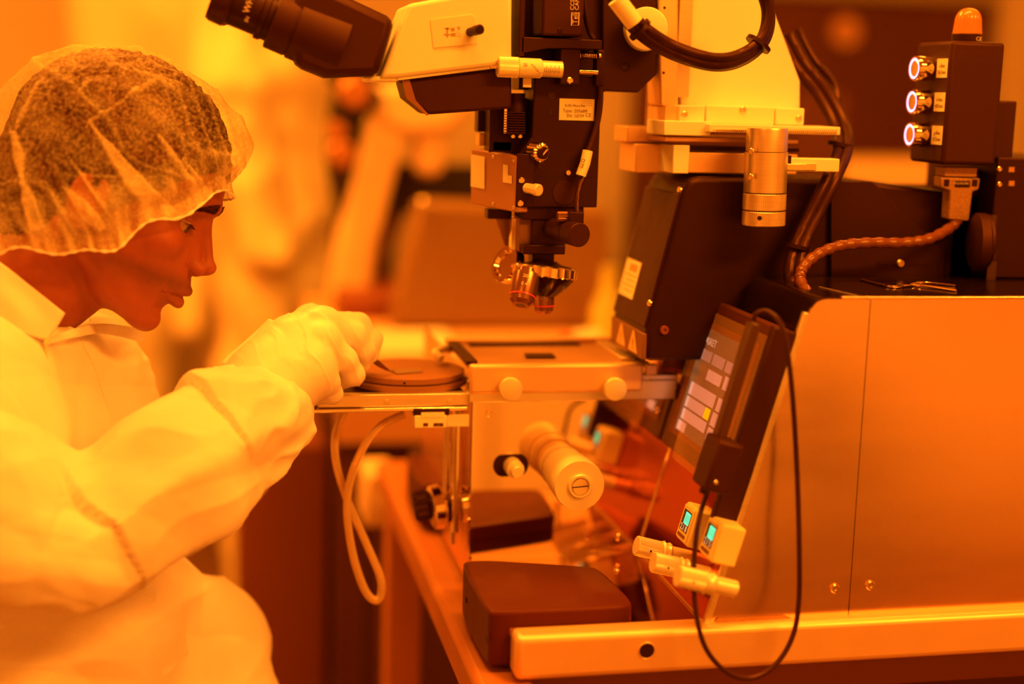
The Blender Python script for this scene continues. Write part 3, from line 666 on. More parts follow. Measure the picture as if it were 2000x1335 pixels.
def bundle(lists, r, label, name='cable_bundle', ties=()):
    t = thing(name, label, 'cable bundle', lists[0][-1])
    for l,q in zip(lists,r): obj('cable', MB().tube(spline(l,10),q,12), m_rubber, t)
    for c_,d_,q in ties: obj('cable_tie', MB().lathe(Vector(c_)-Vector(d_).normalized()*.002,d_,[(0,q),(.004,q)],24), m_black, t)
    return t
b1 = [(1528,70,1.47),(1560,130,1.46),(1600,180,1.45),(1634,240,1.425),(1643,290,1.395),(1620,350,1.366),(1585,420,1.358),(1558,480,1.35),(1548,530,1.34),(1556,574,1.33)]
l1 = PP([(a-6,b,y) for a,b,y in b1]); l2 = PP([(a+13,b-4,y) for a,b,y in b1]); l3 = PP([(a+30 if b<200 else a+4,b-14,y+.012) for a,b,y in b1])
bundle([l1,l2,l3],[.0062,.0062,.0045],'thick black cable bundle running down beside the lamp housing',ties=[(U(1641,283,Y=1.400),Vector((-.2,0,-1)),.014),(U(1556,481,Y=1.35),Vector((-.1,0,-.5)),.013)])
b2 = [(1196,-30,1.33),(1222,25,1.33),(1262,68,1.33),(1320,103,1.33),(1395,124,1.33),(1450,112,1.335),(1490,75,1.34),(1500,20,1.34),(1480,-40,1.34)]
l1 = PP(b2); l2 = PP([(a+4,b-12,y-.006) for a,b,y in b2]); l3 = PP([(a-2+(a-1340)*.04,b+6,y+.006) for a,b,y in b2])
t = bundle([l1,l2,l3],[.0068,.0045,.005],'thick black cables drooping in a loop across the bracket at the top',name='looped_cables',ties=[(U(1250,58,Y=1.33),Vector((.7,0,-.6)),.0125),(U(1481,86,Y=1.338),Vector((.5,0,.7)),.0135)])
obj('white_sleeve', MB().tube(PP([(1203,-2,1.322),(1240,46,1.322)]),.0088,18), m_label, t)
# ------------------------------------------------------------------ microscope stand: bracket and stages
YK = 1.43
St = thing('microscope_stand', 'pale aluminium bracket with slide stages carrying the microscope', 'stand', (U(1430,340,Y=YK).x,YK+.03,ztop))
obj('bracket_plate', MB().prism([U(a_,b_,Y=YK) for a_,b_ in ((1330,-200),(1440,-200),(1512,20),(1563,158),(1563,235),(1330,230))],(0,.035,0)), m_white, St, bevel=.002)
obj('bracket_rail', MB().prism([U(a_,b_,Y=YK-.012) for a_,b_ in ((1283,-200),(1325,-200),(1325,215),(1290,205))],(0,.045,0)), m_alu2, St, bevel=.002)
obj('rail_edge', MB().pbox(1338,-200,1345,190,YK-.004,.006), m_alu, St)
screws('screw',[U(1298,15,Y=YK-.012),U(1296,142,Y=YK-.012)],(0,-1,0),.0014,m_black,St,.0004)
obj('cross_block', MB().pbox(1328,205,1376,243,YK-.03,.06), m_white, St, bevel=.0015)
obj('cross_block', MB().pbox(1380,205,1512,245,YK-.03,.06), m_white, St, bevel=.0015)
obj('cross_block', MB().pbox(1516,210,1570,245,YK-.03,.06), m_white, St, bevel=.0015)
obj('cross_block_core', MB().pbox(1300,208,1569,243,YK-.026,.06), m_alu2, St)
screws('screw',[U(1337,224,Y=YK-.03),U(1451,215,Y=YK-.03),U(1560,232,Y=YK-.03)],(0,-1,0),.0038,m_alu,St,.0014)
obj('stage_plate', MB().pbox(1385,242,1641,264,YK-.055,.05), m_white, St, bevel=.001)
tp = U(1641,264,Y=YK-.055)
scb = obj('toothed_scale', MB().pbox(1395,252,1636,263,YK-.0565,.003), m_alu, St)
mk = MB()
for k in range(60):
    a_ = U(1400+k*3.95,253,Y=YK-.0568); mk.obox((a_.x,YK-.0568,a_.z-.0024),(.0003,0,.0001),(0,.0003,0),(.0008,0,.0024))
obj('scale_teeth', mk, m_ink, scb)
obj('stage_block', MB().pbox(1298,235,1388,266,YK-.045,.06), m_white, St, bevel=.001)
obj('long_slide', MB().pbox(1226,247,1300,279,YK+.02,.05), m_alu2, St, bevel=.001)
obj('long_slide', MB().pbox(1298,266,1560,282,YK-.04,.09), mat('orange_shade_alu',(.55,.33,.2),rough=.35,metal=.7), St, bevel=.001)
obj('lower_block', MB().pbox(1243,281,1318,338,YK+.005,.06), m_alu2, St, bevel=.001)
obj('lower_block', MB().pbox(1316,283,1345,339,YK-.04,.08), m_white, St, bevel=.001)
obj('lower_block', MB().pbox(1345,297,1556,341,YK-.035,.075), m_alu2, St, bevel=.001)
obj('lower_block', MB().pbox(1345,285,1560,297,YK-.02,.05), m_black, St)
obj('post', MB().pbox(1274,150,1290,245,YK+.03,.02), m_grey, St)
# silver micrometer cylinder hanging down
a_ = U(1499,250,Y=1.345); b_ = U(1491,440,Y=1.345); r1 = (U(1537,350,Y=1.345)-U(1458,350,Y=1.345)).length/2
Mc = thing('micrometer_screw', 'silver upright micrometer barrel hanging in front of the lamp housing', 'micrometer', b_)
ax_ = (b_-a_); LL = ax_.length; ax_.normalize()
def on(f): return a_+ax_*LL*f
obj('barrel', MB().lathe(a_,ax_,[(0,r1*.93),(.002,r1*.96),(LL*.235,r1*.96),(LL*.24,r1*.9),(LL*.245,r1),(LL*.655,r1)],64), m_alu, Mc)
obj('knurled_ring', MB().knurl(on(.665),on(.835),r1*1.01,80,.0003), m_alu, Mc)
obj('knurled_ring', MB().knurl(on(.845),on(1.0),r1*1.01,80,.0003,.001), m_alu, Mc)
obj('groove', MB().cyl(on(.65),on(.85),r1*.94), m_black, Mc)
for q in ((1467,295),(1466,345)):
    c = U(q[0],q[1],Y=1.345-r1*.75); screws('screw',[c],(-.55,-.84,0),.0030,m_brass,Mc,.001)
c = U(1484,426,Y=1.345-r1); obj('pin_hole', MB().lathe(c+Vector((0,.001,0)),(0,-1,0),[(0,.0022),(.0012,.0022),(.0012,0)],16), m_black, Mc)
obj('pointer_plate', MB().pbox(1520,308,1639,336,1.345-.004,.02), m_white, Mc, bevel=.001)
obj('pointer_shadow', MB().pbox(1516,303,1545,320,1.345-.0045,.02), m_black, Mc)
sc2 = obj('pointer_scale', MB().pbox(1516,319,1594,333,1.345-.0065,.004), m_chrome, Mc, bevel=.0004)
# ------------------------------------------------------------------ microscope
YM = 1.40
Ms = thing('alignment_microscope', 'black split field microscope with cream head and chrome turret above the stage', 'microscope', (U(1100,300,Y=YM).x,YM+.04,1.06))
def mp(name,pts,Y,dep,m,bev=.0012,par=None): return obj(name, MB().prism([U(a,b,Y=Y) for a,b in pts],(0,dep,0)), m, par or Ms, bevel=bev)
def mbx(name,a,b,c,d,Y,dep,m,bev=.0012,par=None): return obj(name, MB().pbox(a,b,c,d,Y,dep), m, par or Ms, bevel=bev)
mp('main_body',[(1044,150),(1176,150),(1172,250),(1166,405),(1036,405),(1038,290)],YM,.05,m_black)
mp('rear_plate',[(1178,-200),(1283,-200),(1283,145),(1246,181),(1176,178)],YM+.02,.03,m_black,.0015)
mbx('back_column',1024,-200,1182,180,YM+.03,.04,m_black)
cam_b = mbx('camera_box',1062,-60,1139,72,YM-.022,.045,m_blackm,.0025)
screws('screw',[U(1093,60,Y=YM-.022)],(0,-1,0),.0024,m_black,cam_b)
text('camera_print','CCD',.0056,U(1121,20,Y=YM-.0222),(0,0,1),(-1,0,0),m_inkw,cam_b,.00008)
text('camera_print','CAMERA',.0056,U(1130,20,Y=YM-.0222),(0,0,1),(-1,0,0),m_inkw,cam_b,.00008)
text('camera_print','Teli',.0072,U(1127.5,47,Y=YM-.0222),(0,0,1),(-1,0,0),m_inkw,cam_b,.00008)
fr = MB()
for q in ((1116,24,1117,50),(1130,24,1131,50),(1116,24,1131,25),(1116,49,1131,50)): fr.pbox(*q,YM-.0224,.0003)
obj('print_frame',fr,m_inkw,cam_b)
mp('camera_plate',[(1018,72),(1176,78),(1176,97),(1070,94),(1018,104)],YM-.02,.06,m_black,.001)
mbx('rail_plate',1018,-100,1024,110,YM-.02,.04,m_black)
mbx('clamp_block',1096,94,1132,166,YM-.018,.03,m_black)
screws('screw',[U(1113,157,Y=YM-.018)],(0,-1,0),.0032,m_brass,Ms,.0014)
mbx('end_stop',1166,97,1179,168,YM-.01,.015,m_black)
def hc(a,b,c,d,Y): # horizontal axis cylinder end points from left/right px
    return U(a,b,Y=Y),U(c,d,Y=Y)
yy = YM-.022; px2m = (U(1100,130,Y=yy)-U(1000,130,Y=yy)).length/100
mt = obj('micrometer_thimble', MB().knurl(U(971,130,Y=yy),U(1012,132,Y=yy),19.5*px2m,60,.0003,.001), m_knob, Ms)
obj('thimble_tip', MB().cyl(U(957,130,Y=yy),U(971,130,Y=yy),4*px2m,seg=16,ch=.0005), m_chrome, mt)
obj('scale_drum', MB().lathe(U(1012,132,Y=yy),U(1060,134,Y=yy)-U(1012,132,Y=yy),[(0,18.5*px2m),(.022,18.5*px2m),(.0235,16*px2m)],48), m_label, mt)
obj('scale_sleeve', MB().cyl(U(1058,134,Y=yy),U(1097,136,Y=yy),15.5*px2m,seg=40), m_knob, mt)
g = MB()
for k in range(9):
    a = U(1060+k*4,136,Y=yy-15.6*px2m); g.obox(a,(.00015,0,0),(0,.0002,0),(0,0,.0022 if k%2 else .0035))
for k in range(5):
    a = U(1040+k*3.5,126+k*4,Y=yy-18.6*px2m); g.obox(a,(.0012,0,0),(0,.0002,0),(0,0,.0002))
obj('engraved_scale',g,m_ink,mt)
text('engraved_scale','25',.0042,U(1022,129,Y=yy-18.8*px2m),(1,0,0),(0,0,1),m_ink,mt,.00008)
obj('stop_rod', MB().cyl(U(1131,140,Y=YM-.012),U(1167,142,Y=YM-.012),.0026), m_chrome, Ms)
sp = []; a = U(1131,107,Y=YM-.012); b = U(1165,109,Y=YM-.012)
for k in range(150):
    t_ = k/149; an = t_*2*math.pi*10; sp.append(a.lerp(b,t_)+Vector((0,math.cos(an),math.sin(an)))*.0028)
obj('return_spring', MB().tube(sp,.0005,6), m_chrome, Ms); screws('screw',[U(1171,109,Y=YM-.012)],(1,0,0),.0026,m_brass,Ms)
mbx('loop_label',1022,152,1038,171,YM-.016,.002,m_label,.0005)
lb = mbx('type_label',1093,192,1160,236,YM-.0006,.0008,m_label,.0002)
text('label_text','SUSS MicroTec',.0034,U(1103,208,Y=YM-.0007),(1,0,0),(0,0,1),m_ink,lb,.00006)
text('label_text','Type: 205689',.0046,U(1099,219,Y=YM-.0007),(1,0,0),(0,0,1),m_ink,lb,.00006)
text('label_text','SN: G039',.0046,U(1106,228.5,Y=YM-.0007),(1,0,0),(0,0,1),m_ink,lb,.00006)
text('label_text','CE',.0052,U(1143,228,Y=YM-.0007),(1,0,0),(0,0,1),m_ink,lb,.00006)
for k in range(3): mbx('label_print',1134,197+4*k,1157,198+4*k,YM-.0008,.0002,m_ink,0,lb)
for q in ((1077,187),(1077,218),(1057,323)):
    c = U(*q,Y=YM); obj('socket_screw', MB().lathe(c,(0,-1,0),[(0,.0036),(.0006,.0036),(.0006,.002),(0.0001,.0018),(0.0001,0)],20), m_blackg, Ms)
for q in ((1109,337),): screws('screw',[U(*q,Y=YM)],(0,-1,0),.003,m_brass,Ms,.003)
c = U(1102,376,Y=YM); obj('round_cover', MB().lathe(c,(0,-1,0),[(0,.0125),(.0008,.0122)],40), m_blackm, Ms)
mbx('joint_line',1040,344,1168,345.5,YM-.0004,.0006,m_blackg,0)
# upper left knob, knurled
c = U(1040,296,Y=YM); kd = Vector((.35,-.9,-.02)).normalized()
kk = obj('coarse_knob', MB().knurl(c-kd*.0,c+kd*.018,.0100,18,.0012,.002), m_brass, Ms)
c2 = c+kd*.018; obj('knob_cap', MB().lathe(c2,kd,[(0,.0062),(.002,.0062),(.0028,.0055)],28), m_black, kk)
obj('knob_slot', MB().obox(c2+kd*.0029,(.003,0,.0035),kd*.0003,(.0005,0,-.0005)), m_alu, kk)
# side box (gray left face) 
mbx('side_box',1010,300,1042,405,YM-.012,.05,m_black,.001)
gx = U(1010,300,Y=YM-.012)
fpx = U(920,300,X=gx.x); 
gb = MB(); A1=U(1010,305,Y=YM-.012); A2=U(1010,415,Y=YM-.012); B1=U(920,290,Y=YM+.06); B2=U(919,398,Y=YM+.06)
gb.prism([A1,A2,B2,B1],(.012,0.004,0))
gbo = obj('side_box_face', gb, mat('grey_box_face',(.42,.20,.10),rough=.45), Ms, bevel=.0015)
def onf(u,v,o=-.0006):  # u 0 near .. 1 far ; v 0 top .. 1 bottom
    p = A1.lerp(B1,u).lerp(A2.lerp(B2,u),v); n_=(B1-A1).cross(A2-A1).normalized(); n_ = n_ if n_.x<0 else -n_
    return p+n_*(-o)
def fq(name,u0,u1,v0,v1,m,par=gbo):
    n_=(B1-A1).cross(A2-A1).normalized(); n_ = n_ if n_.x<0 else -n_
    return obj(name, MB().prism([onf(u0,v0),onf(u1,v0),onf(u1,v1),onf(u0,v1)],n_*.0005), m, par)
lb2 = fq('box_label',.68,.98,.10,.68,m_label)
for k in range(4): fq('label_print',.76,.90,.16+.12*k,.22+.12*k,mat('faint_ink',(.45,.22,.1)),lb2)
fq('box_label',.18,.28,.18,.50,m_label); fq('box_label',.10,.18,.36,.50,m_label)
for u,v in ((.06,.08),(.06,.92),(.5,.08),(.5,.92)): screws('screw',[onf(u,v)],(-.85,-.5,0),.0018,m_alu,gbo,.0006)
for q in ((1019,352),(1017,397)): screws('screw',[U(*q,Y=YM-.012)],(0,-1,0),.0032,m_brass,Ms,.002)
c = U(1028,367,Y=YM-.012); kd2 = Vector((.5,-.85,-.05)).normalized()
obj('lock_screw', MB().lathe(c,kd2,[(0,.0050),(.012,.0050),(.013,.0060),(.018,.0060),(.019,.005)],28), m_knob, Ms)
mp('bevel_plate',[(1014,300),(1040,265),(1046,300),(1042,320),(1012,318)],YM-.002,.03,m_black)
# left column pieces
mbx('focus_rack',934,214,956,258,YM+.06,.02,m_black); mbx('focus_rack',958,190,1040,300,YM+.03,.03,m_black)
mbx('chrome_strip',955,214,958,262,YM+.058,.01,m_chrome,0)
rg = MB(); 
for k in range(9):
    rg.pbox(988,218+k*5,1026,220.5+k*5,YM+.004,.006)
obj('ribbed_grip',rg,m_blackm,Ms); obj('grip_drum', MB().cyl(U(1007,182,Y=YM+.02),U(1007,262,Y=YM+.02),.0098), m_blackm, Ms)
mbx('chrome_strip',986,182,989,260,YM+.012,.006,m_chrome,0)
mbx('gauge_foot',936,260,958,285,YM+.06,.02,m_alu2,.001); mbx('gauge_foot',962,275,1000,296,YM+.03,.02,mat('dull_steel',(.3,.15,.09),rough=.4,metal=.6),.001)
for q in (1002,1016): screws('screw',[U(q,266,Y=YM+.01)],(0,-1,0),.0022,m_alu,Ms)
# lower parts
mbx('lower_block',1020,403,1140,430,YM+.004,.04,m_black); mbx('lower_block',1040,428,1104,492,YM+.006,.03,m_black)
mbx('steel_guide',1000,425,1014,488,YM+.02,.012,m_chrome,.0005); mbx('lower_block',1014,425,1042,492,YM+.012,.02,m_grey,.001)
mbx('lower_block',1022,478,1104,497,YM+.0,.035,m_black); mbx('turret_mount',1040,494,1082,530,YM+.015,.02,m_black)
mbx('rack_tail',953,408,1000,428,YM+.045,.02,m_black)
mp('rack_tail',[(968,425),(1003,425),(1003,500),(985,480)],YM+.05,.01,mat('dull_steel',(.3,.15,.09)))
mc0 = U(1082,446,Y=YM); md_ = Vector((.35,-.92,0)).normalized(); ff = U(1132,459,Y=1.345); mdv = (ff-mc0); ml = mdv.length
mo = obj('motor', MB().lathe(mc0,mdv,[(0,.0105),(ml*.55,.0105),(ml*.56,.0095),(ml*.62,.0095),(ml*.63,.0118),(ml*.98,.0120),(ml,.0112)],48), m_blackm, Ms)
obj('motor_bracket', MB().pbox(1113,414,1140,442,1.36,.02), m_black, Ms, bevel=.001)
obj('thumb_screw', MB().knurl(U(1088,423,Y=1.37),U(1109,423,Y=1.37),.0052,14,.0008,.0006), mat('dark_bronze',(.2,.08,.04),rough=.35,metal=.6), Ms)
obj('thumb_screw_stem', MB().cyl(U(1109,423,Y=1.37),U(1118,423,Y=1.37),.0022), m_alu, Ms)
# sensor cable with LLQ tag
sc_ = PP([(1172,164,YM-.006),(1173,195,YM-.006),(1168,235,YM-.006),(1156,275,YM-.008),(1147,300,YM-.010),(1140,340,YM-.014),(1130,370,YM-.02),(1127,395,YM-.025),(1127,418,YM-.03)])
scb_ = obj('sensor_cable', MB().tube(spline(sc_,10),.0028,12), m_rubber, Ms)
sl_ = obj('cable_sleeve', MB().tube(PP([(1148,294,YM-.012),(1143,318,YM-.013),(1134,343,YM-.014)]),.0052,20), m_label, scb_)
text('sleeve_text','LLQ',.0052,U(1138,328,Y=YM-.0185),U(1143,312,Y=YM)-U(1138,330,Y=YM),U(1125,326,Y=YM)-U(1138,330,Y=YM),m_ink,sl_,.0001)
obj('sensor_cable', MB().tube(spline(PP([(1141,-40,YM),(1142,20,YM),(1150,60,YM+.01),(1160,76,YM+.01)]),8),.0026,10), m_rubber, Ms)
# turret
tc_ = U(1062,536,Y=YM+.012); tn = Vector((.10,.10,.985)).normalized()
tr_ = 66*px2m
def ring(name,c_,n_,prof_,m_,par,seg_=64): return obj(name, MB().lathe(c_,n_,prof_,seg_), m_, par)
tur = obj('objective_turret', MB().lathe(tc_-tn*.012,tn,[(-.010,.014),(-.004,tr_*.62),(.004,tr_*.84),(.009,tr_*.95)],64), m_blackg, Ms)
obj('turret_grip', MB().knurl(tc_-tn*.003,tc_+tn*.0085,tr_,26,.0013,.0015), m_brass, tur)
obj('turret_top', MB().lathe(tc_+tn*.0065,tn,[(0.001,tr_*.93),(.003,tr_*.86),(.005,tr_*.5),(.008,.012)],48), m_black, tur)
c2 = U(990,516,Y=YM+.03); n2_ = Vector((-.75,-.35,.35)).normalized()
obj('turret_neck', MB().lathe(c2,n2_,[(-.006,.020),(0,.0205),(.004,.019),(.004,.015),(0,.013),(0,0)],48), m_chrome, Ms)
def objective(top,bot,r0,par,red=True):
    d_ = bot-top; L_ = d_.length
    o_ = obj('objective_lens', MB().lathe(top,d_,[(0,r0*.8),(L_*.12,r0*.8),(L_*.13,r0),(L_*.72,r0),(L_*.76,r0*.97),(L_*.9,r0*.9),(L_,r0*.62),(L_,r0*.4),(L_*.97,r0*.35),(L_*.97,0)],44), mat('objective_barrel',(.30,.13,.08),rough=.25,metal=.8), par)
    obj('colour_ring', MB().lathe(top+d_*.74,d_,[(0,r0*1.0),(L_*.035,r0*1.0)],44), mat('red_ring',(.8,.05,.10),rough=.3), o_)
    obj('lens_front', MB().lathe(top+d_*.975,d_,[(0,r0*.5),(L_*.02,r0*.42)],30), m_blackg, o_)
    dn = d_.normalized(); vw = (CPOS-top).normalized(); vw = (vw-dn*vw.dot(dn)).normalized(); rt = dn.cross(vw); rt = rt if rt.x>0 else -rt
    for k,tx in enumerate(('20x','0.40')):
        text('lens_text',tx,.005,top+d_*(.34+.22*k)+vw*(r0+.0002)-rt*.004,rt,-dn,m_inkw,o_,.0001)
objective(U(1031,528,Y=YM-.006),U(1017,596,Y=YM-.022),.0138,tur)
objective(U(1062,548,Y=YM+.014),U(1062,612,Y=YM+.012),.0112,tur)
c3 = U(1098,556,Y=YM+.0); obj('turret_port', MB().lathe(c3,(.45,-.55,-.7),[(-.006,.012),(0,.012),(.001,.0105),(-.001,.009),(-.001,0)],36), m_blackg, tur)
# binocular head
YE = 1.375
wp_ = [(797,8),(1000,-30),(1000,118),(964,129),(780,152),(742,153)]
hd_ = obj('microscope_head', MB().prism([U(a,b,Y=YE) for a,b in wp_],(0,.085,0)), m_white, Ms, bevel=.004, seg=3)
mp('head_lip',[(716,150),(780,147),(775,160),(722,160)],YE+.004,.07,m_white,.002,hd_)
pn = [(840,38),(920,28),(928,33),(932,86),(846,94)]
obj('engraved_panel', MB().prism([U(a,b,Y=YE-.0002) for a,b in pn],(0,-.0006,0)), mat('cream_panel',(.80,.72,.56),rough=.4), hd_, bevel=.0003)
mk = MB()
for a,b,c,d in ((868,54,879,57),(872,54,875,66),(881,54,888,61),(867,66,880,69),(881,64,890,71),(872,69,875,73),(892,52,900,53.5),(894,54,898,58),(891,62,901,63),(891,66,901,67),(891,70,901,71)): mk.pbox(a,b,c,d,YE-.001,.0004)
obj('head_symbol', mk, mat('symbol_grey',(.4,.24,.13)), hd_)
e0 = U(917,63,Y=YE); e1 = U(938,57,Y=YE-.022)
obj('slider_pin', MB().cyl(e0,e1,.0042,ch=.0008), m_black, hd_); obj('slider_pin_tip', MB().cyl(e1-(e1-e0)*.5,e1,.0048,ch=.0008), m_black, hd_)
mp('head_arm',[(786,157),(986,132),(1000,140),(1000,212),(836,224),(796,192)],YE+.012,.06,m_blackm,.003)
mp('arm_cheek',[(786,157),(800,156),(812,196),(838,224),(834,226),(794,192)],YE+.011,.002,mat('bronze_edge',(.30,.11,.05),rough=.3),.0003)
# tube housing and eyepieces (near one and far one)
def eye_tube(dy, nm):
    yy = YE+dy
    mp('tube_housing',[(596,-45),(772,37),(741,148),(637,152),(577,128),(560,20)],yy,.046,m_blackm,.008,hd_)
    def q(px,py): return U(px,py,Y=yy+.023)
    ax = (q(690,105)-q(550,48)); L_ = ax.length; ax = ax.normalized()
    c0 = q(556,45)
    o_ = obj('eyepiece_tube', MB().lathe(c0-ax*.012,ax,[(0,.0270),(.001,.0285),(.020,.0290),(.0205,.0283),(.022,.0283),(.0225,.0300),(.07,.0310)],56), m_blackm, hd_)
    obj('eyepiece_barrel', MB().lathe(c0-ax*.052,ax,[(0,.0205),(.003,.0215),(.028,.0215),(.029,.0240),(.034,.0240),(.035,.0225),(.042,.0225)],56), m_black, o_)
    obj('eyecup', MB().lathe(c0-ax*.070,ax,[(0,.0165),(0,.0225),(.004,.0245),(.016,.0250),(.019,.0225)],56), m_rubber, o_)
    return o_,c0,ax
et,c0,ax = eye_tube(-.012,'near')
eye_tube(.062,'far')
up = Vector((0,-1,0)); sdx = ax.cross(up)
sdx = sdx if sdx.z>0 else -sdx
pfront = c0-ax*.036+Vector((0,-.0217,0))
text('eyepiece_text','WHN10X/22',.0085,c0-ax*.034+Vector((0,-.0216,0))-sdx*.006,sdx,-ax,m_inkw,et,.0002)
text('eyepiece_text','IN',.005,c0-ax*.032+Vector((0,-.0195,0))-sdx*.0135,sdx,-ax,m_inkw,et,.0002)
# focus disc right
fk = U(1258,58,Y=YM+.02); fe = U(1263,56,Y=YM-.01)
obj('focus_disc', MB().lathe(fk,fe-fk,[(0,.0195),(.002,.0215),(.028,.0215),(.030,.0205),(.0305,.0195)],56), m_white, Ms)
screws('screw',[U(1222,130,Y=YM+.02)],(0,-1,0),.0045,m_blackg,Ms,.001)
# tweezers on the black top
zt_ = ZT+.0012
T2 = MB(); a = U(1682,546,Z=zt_); b = U(1742,560,Z=zt_); c = U(1868,567,Z=zt_); d = U(1866,558,Z=zt_)
for s_,e in ((c,1),(d,-1)):
    T2.tube(spline([a,b+Vector((0,.003*e,0)),a.lerp(s_,.6)+Vector((0,.001*e,.001)),s_],8),[.0012]+[.0013]*24,8)
tw = obj('spare_tweezers', T2, m_chrome); tag(tw,'steel tweezers lying on the dark top of the console','tweezers')
# ------------------------------------------------------------------ the operator
def vcol_mat(name, base, attrs, rough, bump=0.0, bscale=500, sss=0.0, noise=0.0, spec=0.4, nscale=60):
    M = mat(name, base, rough=rough, spec=spec, bump=bump, bscale=bscale, sss=sss)
    nt = M.node_tree; N = nt.nodes; L = nt.links; b = N['Principled BSDF']
    prev = N.new('ShaderNodeRGB'); prev.outputs[0].default_value = (*base,1); out = prev.outputs[0]
    for an, c in attrs:
        at = N.new('ShaderNodeAttribute'); at.attribute_name = an
        mx = N.new('ShaderNodeMix'); mx.data_type = 'RGBA'; L.new(at.outputs['Fac'], mx.inputs[0]); L.new(out, mx.inputs[6]); mx.inputs[7].default_value = (*c,1); out = mx.outputs[2]
    if noise:
        n = N.new('ShaderNodeTexNoise'); n.inputs['Scale'].default_value = nscale; n.inputs['Detail'].default_value = 6
        tc = N.new('ShaderNodeTexCoord'); L.new(tc.outputs['Object'], n.inputs['Vector'])
        r = N.new('ShaderNodeMapRange'); L.new(n.outputs[0], r.inputs[0]); r.inputs[1].default_value=.3; r.inputs[2].default_value=.7; r.inputs[3].default_value = 1-noise; r.inputs[4].default_value = 1+noise*.4
        x = N.new('ShaderNodeVectorMath'); x.operation='SCALE'; L.new(out, x.inputs[0]); L.new(r.outputs[0], x.inputs[3]); out = x.outputs[0]
    L.new(out, b.inputs['Base Color']); return M
m_skin = vcol_mat('skin', (.35,.085,.040), [('stubble',(.17,.045,.025)),('lips',(.36,.05,.03))], .5, bump=.12, bscale=700, sss=.12, noise=.12)
m_hair = mat('dark_hair', (.06,.012,.004), rough=.5, stint=(1,.4,.25), noise=.5, nscale=200, stretch=(1,1,.3), bump=.8, bscale=260)
m_eye = mat('eye_white', (.42,.22,.14), rough=.15); m_iris = mat('iris', (.03,.012,.008), rough=.08)
m_glove = mat('latex_glove', (.90,.80,.80), rough=.42, sss=.15, bump=.05, bscale=300)
m_cloth = mat('coverall_cloth', (.90,.84,.88), rough=.8, bump=.25, bscale=900, sheen=.15)
NAS = U(413,440,Y=1.43)
cp, sp_ = math.cos(math.radians(22)), math.sin(math.radians(22))
Hf = CR*cp-CU*sp_; Hu = CR*sp_+CU*cp
